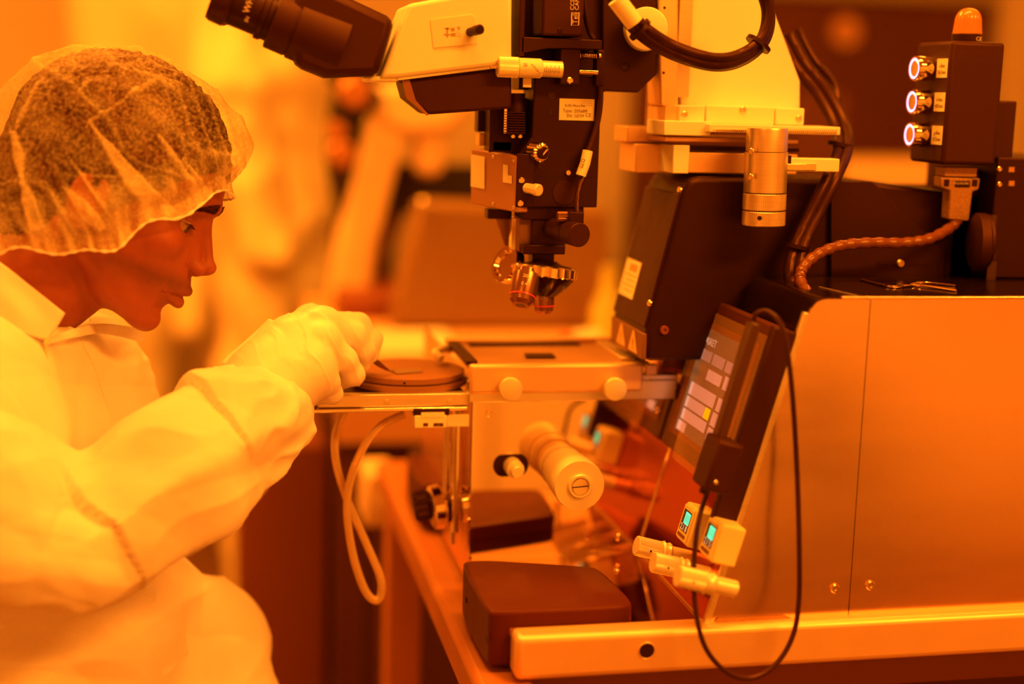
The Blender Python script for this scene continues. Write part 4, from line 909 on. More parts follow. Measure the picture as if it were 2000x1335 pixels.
# turn the head a few degrees
rotm = Matrix.Rotation(math.radians(4), 3, Hu); Hf = rotm@Hf; Hs = Hu.cross(Hf)   # Hs: person's left (away from the camera)
if Hs.dot(FW) < 0: Hs = -Hs
HO = NAS-(Hf*9.3+Hu*1.2)*.01
def hw(p): return HO+(Hf*p[0]+Hs*p[1]+Hu*p[2])*.01
HM = np.array([[Hf.x,Hs.x,Hu.x],[Hf.y,Hs.y,Hu.y],[Hf.z,Hs.z,Hu.z]])*.01
def h2w(v): return v@HM.T+np.array(HO)
PWORLD = thing('person', 'person in white coverall, bouffant cap and gloves bending over the chuck with tweezers', 'person', (U(100,1330,Y=1.45).x,1.45,0))
def headsdf(P):
    X,Y,Z = P; A = np.abs(Y); Q = (X,A,Z)
    d = ell(P,(-.8,0,4.0),(10.1,7.6,8.8))
    d = smin(d, ell(P,(2.9,0,-1.6),(6.3,6.1,7.4)), 1.2)
    d = smin(d, ell(P,(5.3,0,-5.0),(3.9,3.5,3.4)), 1.2)
    d = smin(d, ell(P,(3.4,0,-7.0),(4.5,4.7,3.2)), 1.2)
    d = smin(d, cap(Q,(.2,5.0,-5.2),(6.2,1.6,-9.3),1.45,1.35), 1.4)
    d = smin(d, ell(P,(6.7,0,-9.55),(1.45,1.9,1.45)), .9)
    d = smin(d, cap(Q,(8.85,.9,2.9),(7.0,4.4,1.95),.62,.5), .9)
    d = smin(d, ell(Q,(5.9,4.3,-1.9),(2.0,1.5,1.4)), 1.2)
    d = smax(d, -ell(Q,(9.2,3.2,.5),(1.9,1.75,1.3)), .9)
    # nose
    d = smin(d, cap(P,(8.75,0,1.3),(10.35,0,-2.5),.45,.62), .7)
    d = smin(d, cap(Q,(7.9,1.0,.2),(9.3,1.05,-2.9),.5,.6), .7)
    d = smin(d, ell(P,(10.45,0,-2.75),(.92,.85,.78)), .35)
    d = smin(d, ell(Q,(9.75,1.2,-3.25),(.92,.62,.62)), .22)
    d = smin(d, cap(P,(10.5,0,-3.2),(9.6,0,-3.75),.38,.4), .3)
    d = smax(d, -ell(Q,(9.95,.72,-3.9),(.62,.34,.55)), .10)
    d = smax(d, -cap(Q,(8.75,1.95,-3.3),(9.0,2.0,-3.75),.10,.10), .35)
    # lips
    d = smin(d, ell(P,(8.35,0,-5.3),(1.2,2.0,1.0)), .6)
    d = smin(d, cap(Q,(7.5,2.45,-6.2),(9.45,.35,-5.72),.30,.56), .26)
    d = smin(d, cap(Q,(7.5,2.2,-6.45),(9.0,.0,-7.05),.32,.70), .26)
    d = smax(d, -cap(Q,(7.4,2.6,-6.32),(9.9,0,-6.36),.07,.10), .13)
    d = smax(d, -cap(Q,(8.9,.0,-8.5),(7.9,1.7,-8.4),.45,.35), .9)
    # lids
    ex,ey,ez = 6.75,3.1,.30
    s_ = np.sqrt((X-ex)**2+(A-ey)**2+(Z-ez)**2)
    up = smax(s_-1.36, -( (Z-ez)*.94+(X-ex)*.26-.62), .1)
    lo = smax(s_-1.32, ((Z-ez)*1.0-(X-ex)*.02+.60), .1)
    d = smin(d, up, .12); d = smin(d, lo, .25)
    # ears
    e = smax(ell(Q,(-1.0,7.3,-.6),(1.9,.8,3.2)), -ell(Q,(-.6,8.2,-.2),(1.1,.6,2.0)), .3)
    d = smin(d, e, .5)
    # neck and upper chest
    d = smin(d, cap(P,(-2.8,0,-2),(-4.2,0,-10),5.3,5.3), 1.4)
    d = smin(d, cap(P,(-4.2,0,-10),(-9.5,0,-19),5.3,6.4), 1.2)
    d = smin(d, cap(P,(.6,0,-10.5),(-3.2,0,-15),1.0,1.1), 2.0)
    d = smin(d, cap(Q,(-3.0,6.2,-4),(-4.5,1.8,-16.5),.6,.9), 1.6)
    d = smin(d, cap(Q,(-11,3,-22),(-13,13,-24),5.5,4.5), 3)
    return d
v,f = surfnet(headsdf, (-20,-19,-30), (12.4,19,14), .17)
L = v.copy()
v = smoothv(v, f, 2, .4)
A_ = np.abs(L[:,1])
stub = np.clip((L[:,0]-.5)/2,0,1)*np.clip((-4.0-L[:,2]-.35*np.clip(A_-2,0,9)*0)/1.3,0,1)*np.clip((-12+20+L[:,2])/3,0,1)
stub = stub*np.clip((L[:,2]+12.5)/1.5,0,1)*(.85+.15*vnoise(L*2.2,3))
lipd = np.minimum(cap((L[:,0],A_,L[:,2]),(7.7,2.3,-6.15),(9.4,.2,-5.75),.30,.42), cap((L[:,0],A_,L[:,2]),(7.6,2.0,-6.5),(8.8,0,-7.0),.3,.55))
lips = np.clip(1-lipd/.12,0,1)*(L[:,0] > 7.2)
stub = stub*(1-lips)
body = obj('body', NM(h2w(v), f), m_skin, PWORLD, smooth=180)
for nm,ar in (('stubble',stub),('lips',lips)):
    a = body.data.attributes.new(nm,'FLOAT','POINT'); a.data.foreach_set('value', ar.astype(np.float32))
for s_ in (-1,1):
    c = hw((6.75,3.1*s_,.30)); e_ = obj('eye', MB().sphere(c,.0123,28,18), m_eye, body)
    gz = (Hf*.93-Hu*.25-Hs*s_*-.0-Hs*(.25 if s_<0 else -.0)).normalized() if False else (Hf*.90-Hu*.38).normalized()
    obj('iris', MB().lathe(c+gz*.0105,gz,[(0,.0066),(.0012,.0055),(.0020,.003),(.0022,0)],28), m_iris, e_)
    lash = MB(); random.seed(3)
    for k in range(26):
        t_ = k/25; y_ = 3.1*s_+s_*(-1.15+2.3*t_); x_ = 6.75+math.sqrt(max(0,1.36**2-(y_-3.1*s_)**2-.1))*.97
        p0_ = hw((x_,y_,.55)); p1_ = hw((x_+.50,y_+s_*.25*(t_-.3),.22)); p2_ = hw((x_+.8,y_+s_*.4*(t_-.3),.22))
        lash.tube([p0_,p1_,p2_],[.00022,.00016,.00004],5)
    obj('eyelashes', lash, m_hair, e_)
    brw = MB()
    for k in range(900):
        t_ = random.random(); w_ = .60*(1-.85*t_)*(random.random()-.5)*2
        y_ = .9+3.6*t_; x_ = 9.25-.42*(y_-.9)**1.25*.62; z_ = 2.75+.30*math.sin(t_*2.6)+w_*.9-1.35*t_
        x_ = 9.5-.50*(max(0,y_-.8))**1.22*.66
        # seat the hair on the skin
        xs_ = np.linspace(4,11,90); dd = headsdf((xs_,np.full(90,y_),np.full(90,z_))); ii = np.where(dd<0)[0]
        x_ = xs_[ii[-1]] if len(ii) else x_
        q0 = hw((x_-.02,y_*s_,z_)); q1 = hw((x_+.09,(y_+.30)*s_,z_+.18)); q2 = hw((x_+.0,(y_+.62)*s_,z_+.02))
        brw.tube([q0,q1,q2],[.00034,.00028,.00008],4,caps=False)
    obj('eyebrow', brw, m_hair, body)
# hair under the cap
def hairsdf(P):
    X,Y,Z = P
    d = ell(P,(-1.5,0,4.6),(10.8,8.3,9.7))
    d = smin(d, ell(P,(-6.2,0,-1.0),(6.2,7.2,7.0)), 1.5)
    # hairline: forehead, temple, nape
    return smax(d, -(Z-(3.9+1.9*np.clip((X-5)/3,0,1)) + np.clip(-(X-6.5),0,30)*.9 - np.clip(-(X-1.5),0,30)*.15), .3)
v,f = surfnet(hairsdf,(-14,-10,-10),(11,10,15),.3)
n_ = vnormals(v,f); v = v+n_*(vnoise(v*np.array([1.6,1.6,.7]),5)*.25+vnoise(v*np.array([5,5,1.6]),6)*.12)[:,None]
hair = obj('hair', NM(h2w(v), f), m_hair, PWORLD, smooth=180)
# bouffant cap: dome over a tilted rim plane
rimF, rimB = U(443,384,Y=1.43), U(-60,492,Y=1.43)
def capmat():
    M = bpy.data.materials.new('bouffant_nonwoven'); M.use_nodes = True; nt = M.node_tree; N = nt.nodes; L = nt.links
    out = N['Material Output']; b = N['Principled BSDF']
    b.inputs['Base Color'].default_value = (.90,.72,.46,1); b.inputs['Roughness'].default_value = .75
    tr = N.new('ShaderNodeBsdfTransparent'); mx = N.new('ShaderNodeMixShader')
    tl = N.new('ShaderNodeBsdfTranslucent'); tl.inputs[0].default_value = (.85,.75,.55,1); m2 = N.new('ShaderNodeMixShader'); m2.inputs[0].default_value = .25
    L.new(b.outputs[0], m2.inputs[1]); L.new(tl.outputs[0], m2.inputs[2])
    at = N.new('ShaderNodeAttribute'); at.attribute_name = 'fold'
    tc = N.new('ShaderNodeTexCoord'); n = N.new('ShaderNodeTexNoise'); n.inputs['Scale'].default_value = 330; n.inputs['Detail'].default_value = 6; n.inputs['Roughness'].default_value = .75
    L.new(tc.outputs['Object'], n.inputs['Vector'])
    r = N.new('ShaderNodeMapRange'); L.new(n.outputs[0], r.inputs[0]); r.inputs[1].default_value=.44; r.inputs[2].default_value=.64; r.inputs[3].default_value=.0; r.inputs[4].default_value=.36
    n3 = N.new('ShaderNodeTexNoise'); n3.inputs['Scale'].default_value = 28; L.new(tc.outputs['Object'], n3.inputs['Vector'])
    r3 = N.new('ShaderNodeMapRange'); L.new(n3.outputs[0], r3.inputs[0]); r3.inputs[1].default_value=.35; r3.inputs[2].default_value=.7; r3.inputs[3].default_value=-.05; r3.inputs[4].default_value=.12
    # cloth seen edge-on covers more
    lw = N.new('ShaderNodeLayerWeight'); lw.inputs[0].default_value = .25
    s1 = N.new('ShaderNodeMath'); s1.operation='ADD'; L.new(r.outputs[0], s1.inputs[0]); L.new(r3.outputs[0], s1.inputs[1])
    s2 = N.new('ShaderNodeMath'); s2.operation='ADD'; L.new(s1.outputs[0], s2.inputs[0]); L.new(at.outputs['Fac'], s2.inputs[1])
    s3 = N.new('ShaderNodeMath'); s3.operation='MULTIPLY_ADD'; pw = N.new('ShaderNodeMath'); pw.operation='POWER'; pw.inputs[1].default_value=3.0; L.new(lw.outputs['Facing'], pw.inputs[0]); L.new(pw.outputs[0], s3.inputs[0]); s3.inputs[1].default_value=.55; L.new(s2.outputs[0], s3.inputs[2]); s3.use_clamp = True
    L.new(s3.outputs[0], mx.inputs[0]); L.new(tr.outputs[0], mx.inputs[1]); L.new(m2.outputs[0], mx.inputs[2]); L.new(mx.outputs[0], out.inputs[0])
    bp = N.new('ShaderNodeBump'); bp.inputs['Strength'].default_value=.4; bp.inputs['Distance'].default_value=.001; L.new(n.outputs[0], bp.inputs['Height']); L.new(bp.outputs[0], b.inputs['Normal'])
    return M
m_cap = capmat()
ctr = rimF.lerp(rimB,.5); aF = (rimF-rimB).normalized(); aS = (Hs-aF*Hs.dot(aF)).normalized(); aN = aS.cross(aF); aN = aN if aN.z>0 else -aN
trace = [(443,384),(478,335),(490,300),(487,272),(470,232),(440,196),(400,158),(350,122),(300,98),(250,82),(195,77),(140,84),(90,102),(40,130),(0,170),(-40,225),(-75,300),(-90,380),(-85,440),(-60,492)]
tw_ = [U(a,b,Y=1.43)-ctr for a,b in trace]
ang = []; rad = []
for p in tw_:
    x_,z_ = p.dot(aF),p.dot(aN); ang.append(math.atan2(z_,x_)); rad.append(math.hypot(x_,z_))
ang = np.array(ang); rad = np.array(rad); ang[ang < -1] += 2*math.pi; o_ = np.argsort(ang); ang=ang[o_]; rad=rad[o_]
_ga=np.linspace(ang[0],ang[-1],400); _gr=np.interp(_ga,ang,rad); _k=np.exp(-(np.arange(-30,31)/13.0)**2); _k/=_k.sum(); _gr=np.convolve(np.pad(_gr,30,mode='edge'),_k,'valid'); ang,rad=_ga,_gr*1.006
NP_, NE_ = 420, 150
ph = np.linspace(0,2*np.pi,NP_,endpoint=False); el_ = np.linspace(-.10,np.pi/2,NE_)
PH,EL = np.meshgrid(ph,el_,indexing='ij'); ELc = np.clip(EL,0,None)
rf = np.interp(ELc,ang,rad); rbk = np.interp(np.pi-ELc,ang,rad)
c_ = np.cos(PH); rs = rf*(1+c_)/2+rbk*(1-c_)/2
rtop = np.interp(np.pi/2,ang,rad)
hgt = rtop
wl = 1/np.sqrt((np.cos(ELc)/.094)**2+(np.sin(ELc)/hgt)**2)
w2 = 1/np.sqrt((np.cos(ELc)/.120)**2+(np.sin(ELc)/hgt)**2)
R_ = 1/np.sqrt((c_/rs)**2+(np.sin(PH)/wl)**2)
# elastic rim: pull in and gather
g_ = np.clip(1-ELc/.22,0,1)
pull = 1-.16*g_**2*(np.sin(PH)**2) - .0*g_
R_ = R_*pull
gath = np.sin(PH*46+3*np.sin(PH*5))*.5+np.sin(PH*29+1.3)*.5
R_ = R_+.0016*g_*gath
X_ = R_*np.cos(ELc)*np.cos(PH); S_ = R_*np.cos(ELc)*np.sin(PH); Z_ = R_*np.sin(ELc)+np.clip(EL,None,0)*.14
# the rim dips over the ear and lifts at the brow
dip = -.020*np.sin(PH)**2*np.exp(-((np.cos(PH)-.0)/.55)**2)*g_ - .004*g_*np.sin(PH*9+1.0)
Z_ = Z_+dip + .016*g_*np.clip((np.cos(PH)-.72)/.28,0,1)**1.2
co = np.array(ctr)+X_[...,None]*np.array(aF)+S_[...,None]*np.array(aS)+Z_[...,None]*np.array(aN)
cv_ = co.reshape(-1,3)
loc = np.stack([X_,S_,Z_],-1).reshape(-1,3)
# folds: long creases swept back from the rim, in dome coordinates
u1 = (PH/(2*np.pi)*1.0).reshape(-1); e1 = ELc.reshape(-1)
sw_ = np.stack([loc[:,0]*16+loc[:,2]*13, loc[:,1]*9, loc[:,2]*5-loc[:,0]*4],1)
wrp = np.stack([vnoise(loc*22,11),vnoise(loc*22,12),vnoise(loc*22,13)],1)
f1 = np.clip(ridge(sw_+wrp*.45,21)-.80,0,1)/.20
f2 = np.clip(ridge(sw_*1.9+wrp*.7+5,22)-.86,0,1)/.14
f3 = np.clip(ridge(loc*30+wrp*1.2,23)-.90,0,1)/.10
# broad doubled-over bands on the side
ang_ = PH.reshape(-1); cx_ = loc[:,0]-loc[:,2]*-.0
def band(x0,z0,x1,z1,w0,w1):
    d_ = np.array([x1-x0,z1-z0]); Ln = np.hypot(*d_); d_ = d_/Ln; px_=loc[:,0]-x0; pz_=loc[:,2]-z0
    t_ = (px_*d_[0]+pz_*d_[1])/Ln; s_ = np.abs(px_*d_[1]-pz_*d_[0])+.0035*vnoise(loc*45,31); wd = w0+(w1-w0)*np.clip(t_,0,1)
    return np.clip((wd-s_)/.0012,0,1)*(t_>0)*(t_<1)*(loc[:,1]<0)
def rimc(px,py): p = U(px,py,Y=1.36)-ctr; return p.dot(aF),p.dot(aN)
bn = np.zeros(len(loc))
for (a,b),(c,d),w0,w1 in (((172,240),(318,430),.0004,.0120),((285,228),(400,400),.0004,.0055),((355,310),(420,395),.001,.006),((22,255),(78,450),.003,.006),((70,310),(205,450),.0004,.006),((130,300),(250,470),.0003,.004)):
    x0,z0_=rimc(a,b); x1,z1_=rimc(c,d); bn = np.maximum(bn, band(x0,z0_,x1,z1_,w0,w1))
fine = np.zeros(len(loc))
for (a,b),(c,d) in (((172,240),(300,140)),((172,240),(150,290)),((285,228),(270,205)),((300,140),(480,260)),((400,180),(440,330)),((90,190),(92,300)),((92,300),(110,390)),((25,250),(60,150)),((60,150),(120,95)),((400,190),(270,225)),((200,110),(350,150)),((440,330),(430,385)),((330,300),(340,380)),((160,150),(100,280)),((470,240),(470,350)),((455,230),(455,360))):
    x0,z0_=rimc(a,b); x1,z1_=rimc(c,d); fine = np.maximum(fine, band(x0,z0_,x1,z1_,.0009,.0009))
hem = np.clip(1-e1/.30,0,1)
near_rim = hem*(.50+.50*ridge(np.stack([np.cos(ang_)*9,np.sin(ang_)*9,e1*6],1),41))
fold = np.clip(.14*f1+.12*f2+.06*f3+.42*bn+.26*fine+.68*near_rim,0,.85)
# stretch pleats at the front bulge
fr_ = np.clip((loc[:,0]-.075)/.05,0,1); pl_ = np.clip(np.sin(loc[:,0]*520+loc[:,2]*40),0,1)**4
fold = np.clip(fold+.25*pl_*fr_,0,.85)
nrm = cv_-np.array(ctr); nrm /= np.linalg.norm(nrm,axis=1)[:,None]
amp = (.0030*f1+.0016*f2+.0010*f3+.0028*bn+.0018*fine+.0008*pl_*fr_)*np.clip(e1/.1,0,1)
cv_ = cv_+nrm*(amp+.0016*vnoise(loc*34,8))[:,None]
F_ = []
for i in range(NP_):
    j = (i+1)%NP_; a0 = i*NE_; b0 = j*NE_
    for k in range(NE_-1): F_.append((a0+k,b0+k,b0+k+1,a0+k+1))
capo = obj('bouffant_cap', NM(cv_, np.array(F_)), m_cap, PWORLD, smooth=180)
a = capo.data.attributes.new('fold','FLOAT','POINT'); a.data.foreach_set('value', fold.astype(np.float32))
rim_pts = [Vector(cv_[i*NE_]) for i in range(0,NP_,2)]; rim_pts.append(rim_pts[0])
obj('elastic_edge', MB().tube(rim_pts,[.0011+.0005*math.sin(i*1.7) for i in range(len(rim_pts))],6), m_cloth, capo)
# ------------------------------------------------------------------ coverall
def wp(px,py,Y): p = U(px,py,Y=Y); return (p.x,p.y,p.z)
CT = [ # torso, shoulders
 ('c',(40,745,1.50),(80,1250,1.52),.115,.130),('c',(145,812,1.50),(140,1180,1.51),.083,.10),('c',(-60,810,1.36),(40,735,1.62),.09,.085),
 ('c',(95,1250,1.47),(60,1560,1.47),.15,.17)]
ARM = [((-190,935,1.29),(80,1050,1.27),.092,.070),((80,1050,1.27),(150,1085,1.275),.070,.066)]
FA = [((135,1078,1.275),(345,925,1.315),.067,.066),((345,925,1.315),(470,845,1.36),.066,.062),((470,845,1.36),(508,812,1.380),.062,.050)]
LEG = [((110,1500,1.42),(360,1420,1.50),.12,.105),((280,1260,1.50),(345,1300,1.50),.07,.075),((345,1300,1.50),(430,1480,1.50),.075,.08)]
def facet_cap(P,a,b,ra,rb,rot):
    a=np.array(a);b=np.array(b);d=b-a;Ln=np.linalg.norm(d);d=d/Ln
    up=np.array([0,0,1.]);e2=up-d*(up@d);e2/=np.linalg.norm(e2);e1=np.cross(d,e2)
    q=[P[i]-a[i] for i in range(3)];t=q[0]*d[0]+q[1]*d[1]+q[2]*d[2];u=q[0]*e1[0]+q[1]*e1[1]+q[2]*e1[2];w=q[0]*e2[0]+q[1]*e2[1]+q[2]*e2[2]
    tt=np.clip(t/Ln,0,1);r=ra+(rb-ra)*tt;m=None
    for k in range(6):
        an=rot+2*math.pi*k/6; v_=u*math.cos(an)+w*math.sin(an); m=v_ if m is None else np.maximum(m,v_)
    ov=np.maximum(np.maximum(-t,t-Ln),0); c_=cap(P,a,b,ra,rb)
    return .2*c_+.8*(np.sqrt(np.maximum(m,0)**2+ov**2)-r*.93)
def suit(P):
    d=None
    for _,a,b,ra,rb in CT:
        q=cap(P,wp(*a),wp(*b),ra,rb); d=q if d is None else smin(d,q,.05)
    for a,b,ra,rb in LEG: d=smin(d,cap(P,wp(*a),wp(*b),ra,rb),.03)
    arm=None
    for a,b,ra,rb in ARM:
        q=cap(P,wp(*a),wp(*b),ra,rb); arm=q if arm is None else smin(arm,q,.03)
    for a,b,ra,rb in FA: arm=smin(arm,facet_cap(P,wp(*a),wp(*b),ra,rb,.87),.008)
    d=smin(d,arm,.004)
    # open neck
    n0=hw((-4.2,0,-9)); n1=hw((-8.5,0,-17)); n2=hw((2,0,-16))
    d=smax(d,-cap(P,n0,n1,.062,.062),.01)
    return d
lo=(-.62,1.12,.38); hi=(.16,1.76,1.20)
v,f=surfnet(suit,lo,hi,.0052)
v=smoothv(v,f,1,.5)
me_n=vnormals(v,f)
# refine once (each quad into four) for crisp creases
def refine(v,f):
    E=np.sort(np.concatenate([f[:,[0,1]],f[:,[1,2]],f[:,[2,3]],f[:,[3,0]]]),axis=1)
    u,inv=np.unique(E,axis=0,return_inverse=True); inv=inv.reshape(-1); nv=len(v); nf=len(f)
    vm=(v[u[:,0]]+v[u[:,1]])/2; vc=v[f].mean(1); V2=np.concatenate([v,vm,vc])
    e=[nv+inv[i*nf:(i+1)*nf] for i in range(4)]; c=nv+len(u)+np.arange(nf)
    F2=np.concatenate([np.stack([f[:,0],e[0],c,e[3]],1),np.stack([f[:,1],e[1],c,e[0]],1),np.stack([f[:,2],e[2],c,e[1]],1),np.stack([f[:,3],e[3],c,e[2]],1)])
    return V2,F2
v,f=refine(v,f); v=smoothv(v,f,2,.5); n_=vnormals(v,f)
wr=np.stack([vnoise(v*9,51),vnoise(v*9,52),vnoise(v*9,53)],1)
axf=np.array(U(522,800,Y=1.385)-U(135,1078,Y=1.275)); axf/=np.linalg.norm(axf)
t_=(v-np.array(U(135,1078,Y=1.275)))@axf; Lfa=np.linalg.norm(np.array(U(522,800,Y=1.385)-U(135,1078,Y=1.275)))
sleeve=np.clip((t_+.02)/.05,0,1)*np.clip(1-(suit((v[:,0],v[:,1],v[:,2]))*0),0,1)
p1_=v*5.2+wr*.55
r1_=ridge(p1_,61)*.5+.5; r2_=ridge(v*13+wr*.9,62)*.5+.5
big=vnoise(v*4.0,63)
rng=np.random.RandomState(11)
def tri(x): return np.abs((x%1.0)-.5)*2
fold_=np.zeros(len(v))
for i in range(7):
    nd=rng.normal(size=3); nd/=np.linalg.norm(nd); fr=rng.uniform(3.5,8.0); msk=np.clip(.5+1.1*vnoise(v*3.1+i*7.3,90+i),0,1)
    fold_+=msk*(tri(v@nd*fr+rng.rand()+.22*vnoise(v*4.0,70+i))-.5)*(.055/fr)*1.9
for i in range(6):
    nd=rng.normal(size=3); nd/=np.linalg.norm(nd); fr=rng.uniform(13,24); msk=np.clip(-.1+1.4*vnoise(v*5.1+i*3.3,95+i),0,1)
    fold_+=msk*(tri(v@nd*fr+rng.rand()+.35*vnoise(v*8.0,60+i))-.5)*(.060/fr)*1.3
disp=fold_*np.where((t_>.03)&(t_<Lfa*.7)&(v[:,1]<1.42)&(v[:,2]>.70),.55,1.0)+.0020*(r2_**4-.2)+.003*big
cuff=np.clip((t_-Lfa*.72)/(Lfa*.25),0,1)
disp=disp*(1-.45*cuff)+cuff*.0035*(ridge(v*24+wr*2,64))
v=v+n_*disp[:,None]
sutc=obj('coverall', NM(v,f), m_cloth, PWORLD, smooth=180)
# elastic cuff frill
cw0=U(527,790,Y=1.39); cax=Vector(axf.tolist()); 
hx=(U(585,805,Y=1.385)-U(430,712,Y=1.385)); hx_=hx.normalized(); hy_=cax.cross(hx_).normalized()
rg_=[]
cc_=U(505,766,Y=1.390)
for row,(tt,rr) in enumerate(((-.030,.98),(-.016,1.03),(-.006,1.0),(.0,.93),(.003,.90),(.001,.84))):
    for k in range(120):
        an=2*math.pi*k/120; w_=1+.035*math.sin(an*17+row)+.02*math.sin(an*29+2*row)
        rg_.append(cc_+cax*(tt+.0016*math.sin(an*23))+hx_*math.cos(an)*.0485*rr*w_+hy_*math.sin(an)*.046*rr*w_)
fs=[(r*120+k,r*120+(k+1)%120,(r+1)*120+(k+1)%120,(r+1)*120+k) for r in range(5) for k in range(120)]
obj('cuff', MB().add(rg_,fs), m_cloth, sutc, smooth=180)
# collar
def sheet(name,pts,yv,th,m,par,bev=.0015):
    o=obj(name, MB().prism([U(a,b,Y=y) for (a,b),y in zip(pts,yv)],Vector((.15,1,0)).normalized()*th), m, par, bevel=bev); return o
def grid_sheet(name,rows,m,par,th=.002,nz=.0):
    n=len(rows[0]); R=[spline([U(*q[:2],Y=q[2]) for q in r],8) for r in rows]
    C=list(zip(*R)); C=[spline(c,6) for c in C]; nr=len(C); nc=len(C[0]); vs=[p for c in C for p in c]
    fs=[(i*nc+k,(i+1)*nc+k,(i+1)*nc+k+1,i*nc+k+1) for i in range(nr-1) for k in range(nc-1)]
    o=obj(name,MB().add(vs,fs),m,par,smooth=180); s=o.modifiers.new('solid','SOLIDIFY'); s.thickness=th; s.offset=0; return o
grid_sheet('collar',[[(-70,470,1.40),(0,513,1.375),(60,560,1.365),(126,612,1.375)],[(-70,520,1.375),(0,568,1.355),(50,610,1.348),(106,645,1.362)],[(-70,600,1.365),(0,628,1.35),(45,650,1.345),(88,664,1.355)]],m_cloth,sutc,.0025)
grid_sheet('collar',[[(92,660,1.365),(150,640,1.40),(200,632,1.45),(275,640,1.50)],[(95,672,1.362),(150,658,1.395),(205,652,1.45),(280,668,1.50)]],m_cloth,sutc,.003)
zp=spline(PP([(92,660,1.352),(90,700,1.352),(95,760,1.352)]),12)
zz=MB()
for i,p in enumerate(zp): zz.obox(p,(.0014,0,0),(0,.001,0),(0,0,.0006))
obj('zip', zz, m_label, sutc)
obj('zip_slider', MB().obox(zp[2],(.002,0,0),(0,.002,0),(0,0,.004)), m_label, sutc, bevel=.0005)
grid_sheet('front_flap',[[(228,1140,1.375),(260,1145,1.38),(302,1148,1.39)],[(225,1240,1.368),(262,1240,1.372),(300,1225,1.385)],[(215,1345,1.366),(250,1345,1.37),(280,1345,1.38)]],m_cloth,sutc,.0025)
# far sleeve and hand resting behind, and lower legs on a stool
far=MB().tube(spline([V(*wp(60,735,1.61)),V(*wp(190,880,1.64)),V(*wp(300,1000,1.62)),V(*wp(420,930,1.58)),V(*wp(470,880,1.56))],8),[.07-.0007*i for i in range(33)],20)
obj('far_sleeve', far, m_cloth, sutc, smooth=180)
# ------------------------------------------------------------------ gloved right hand
HPT={'w':(508,765,1.398),'w2':(545,728,1.405)}
def hand(P,W=wp):
    k=.006
    d=cap(P,W(470,815,1.375),W(520,748,1.40),.040,.038)
    d=smin(d,cap(P,W(520,748,1.40),W(574,676,1.42),.038,.033),.02)
    d=smin(d,cap(P,W(532,762,1.39),W(600,726,1.392),.035,.029),.02)
    mc={'i':(606,628,1.445),'m':(628,632,1.422),'r':(632,664,1.402),'p':(615,706,1.388)}
    for q,r in (('i',.0185),('m',.018),('r',.017),('p',.0165)):
        d=smin(d,cap(P,W(548,712,1.41),W(*mc[q]),.026,r),.010)
    fg={'i':[mc['i'],(700,636,1.452),(725,664,1.452),(723,692,1.450)],
        'm':[mc['m'],(690,654,1.430),(711,684,1.435),(706,708,1.442)],
        'r':[mc['r'],(672,702,1.408),(690,730,1.415),(668,742,1.430)],
        'p':[mc['p'],(640,745,1.392),(648,768,1.402),(622,774,1.420)]}
    rr={'i':(.0155,.0125,.0105,.0090),'m':(.0165,.0130,.0110,.0092),'r':(.0160,.0130,.0112,.0095),'p':(.0150,.0115,.0100,.0085)}
    for q in fg:
        g=None
        for i in range(3):
            c=cap(P,W(*fg[q][i]),W(*fg[q][i+1]),rr[q][i],rr[q][i+1]); g=c if g is None else smin(g,c,.005)
        d=smin(d,g,.0060)
    th=None
    for a,b,ra,rb in (((560,720,1.44),(625,706,1.466),.020,.0135),((625,706,1.466),(680,690,1.474),.0135,.0115),((680,690,1.474),(718,690,1.463),.0115,.0088)):
        c=cap(P,W(*a),W(*b),ra,rb); th=c if th is None else smin(th,c,.004)
    return smin(d,th,.006)
v,f=surfnet(hand,(.0,1.32,.90),(.185,1.51,1.09),.00165)
v=smoothv(v,f,2,.4); n_=vnormals(v,f)
ha=np.array(U(700,650,Y=1.42)-U(520,745,Y=1.40)); ha/=np.linalg.norm(ha)
s_=v@ha; wr=np.stack([vnoise(v*38,71),vnoise(v*38,72),vnoise(v*38,73)],1)
pr_=np.array([[1,0,0],[0,1,0],[0,0,1]])
q_=np.stack([s_*62,(v@np.array(hx_))*14,v[:,1]*12],1)+wr*.35
a_=np.clip(ridge(q_,74)-.35,0,1)/.65
tp_=(v-np.array(U(520,745,Y=1.40)))@ha
wgt=.35+.65*np.clip(tp_/.05,0,1)
v=v+n_*((.0011*a_**2.2+.0002*vnoise(v*150,75)+.0006*vnoise(v*40,76))*wgt)[:,None]
glv=obj('glove', NM(v,f), m_glove, PWORLD, smooth=180)
obj('glove_cuff_roll', MB().tube(spline(PP([(436,712,1.405),(455,694,1.41),(490,664,1.415),(520,636,1.42),(531,624,1.422)]),8),[.0024,.003,.0034]+[.0036]*26+[.0034,.0028,.0018,.001],12), m_glove, glv)
obj('glove_cuff_roll', MB().tube(spline(PP([(446,712,1.400),(470,692,1.405),(500,662,1.41),(526,634,1.416)]),8),[.0026]*25,12), m_glove, glv)
# left hand, gloved, reaching in behind the forearm
def lhand(P):
    W=wp; d=cap(P,W(440,915,1.57),W(500,885,1.55),.030,.028)
    for i,(a,b,c_) in enumerate((((500,875,1.56),(535,870,1.555),(548,882,1.55)),((505,885,1.55),(540,884,1.545),(552,896,1.54)),((505,896,1.54),(535,898,1.535),(545,908,1.53)),((500,905,1.53),(525,910,1.525),(534,918,1.52)))):
        g=smin(cap(P,W(*a),W(*b),.0105,.0095),cap(P,W(*b),W(*c_),.0095,.008),.003); d=smin(d,g,.005)
    return smin(d,cap(P,W(480,880,1.58),W(525,866,1.575),.0115,.009),.006)
v,f=surfnet(lhand,(-.03,1.46,.80),(.12,1.64,.96),.004)
obj('glove', NM(smoothv(v,f,1),f), m_glove, PWORLD, smooth=180)
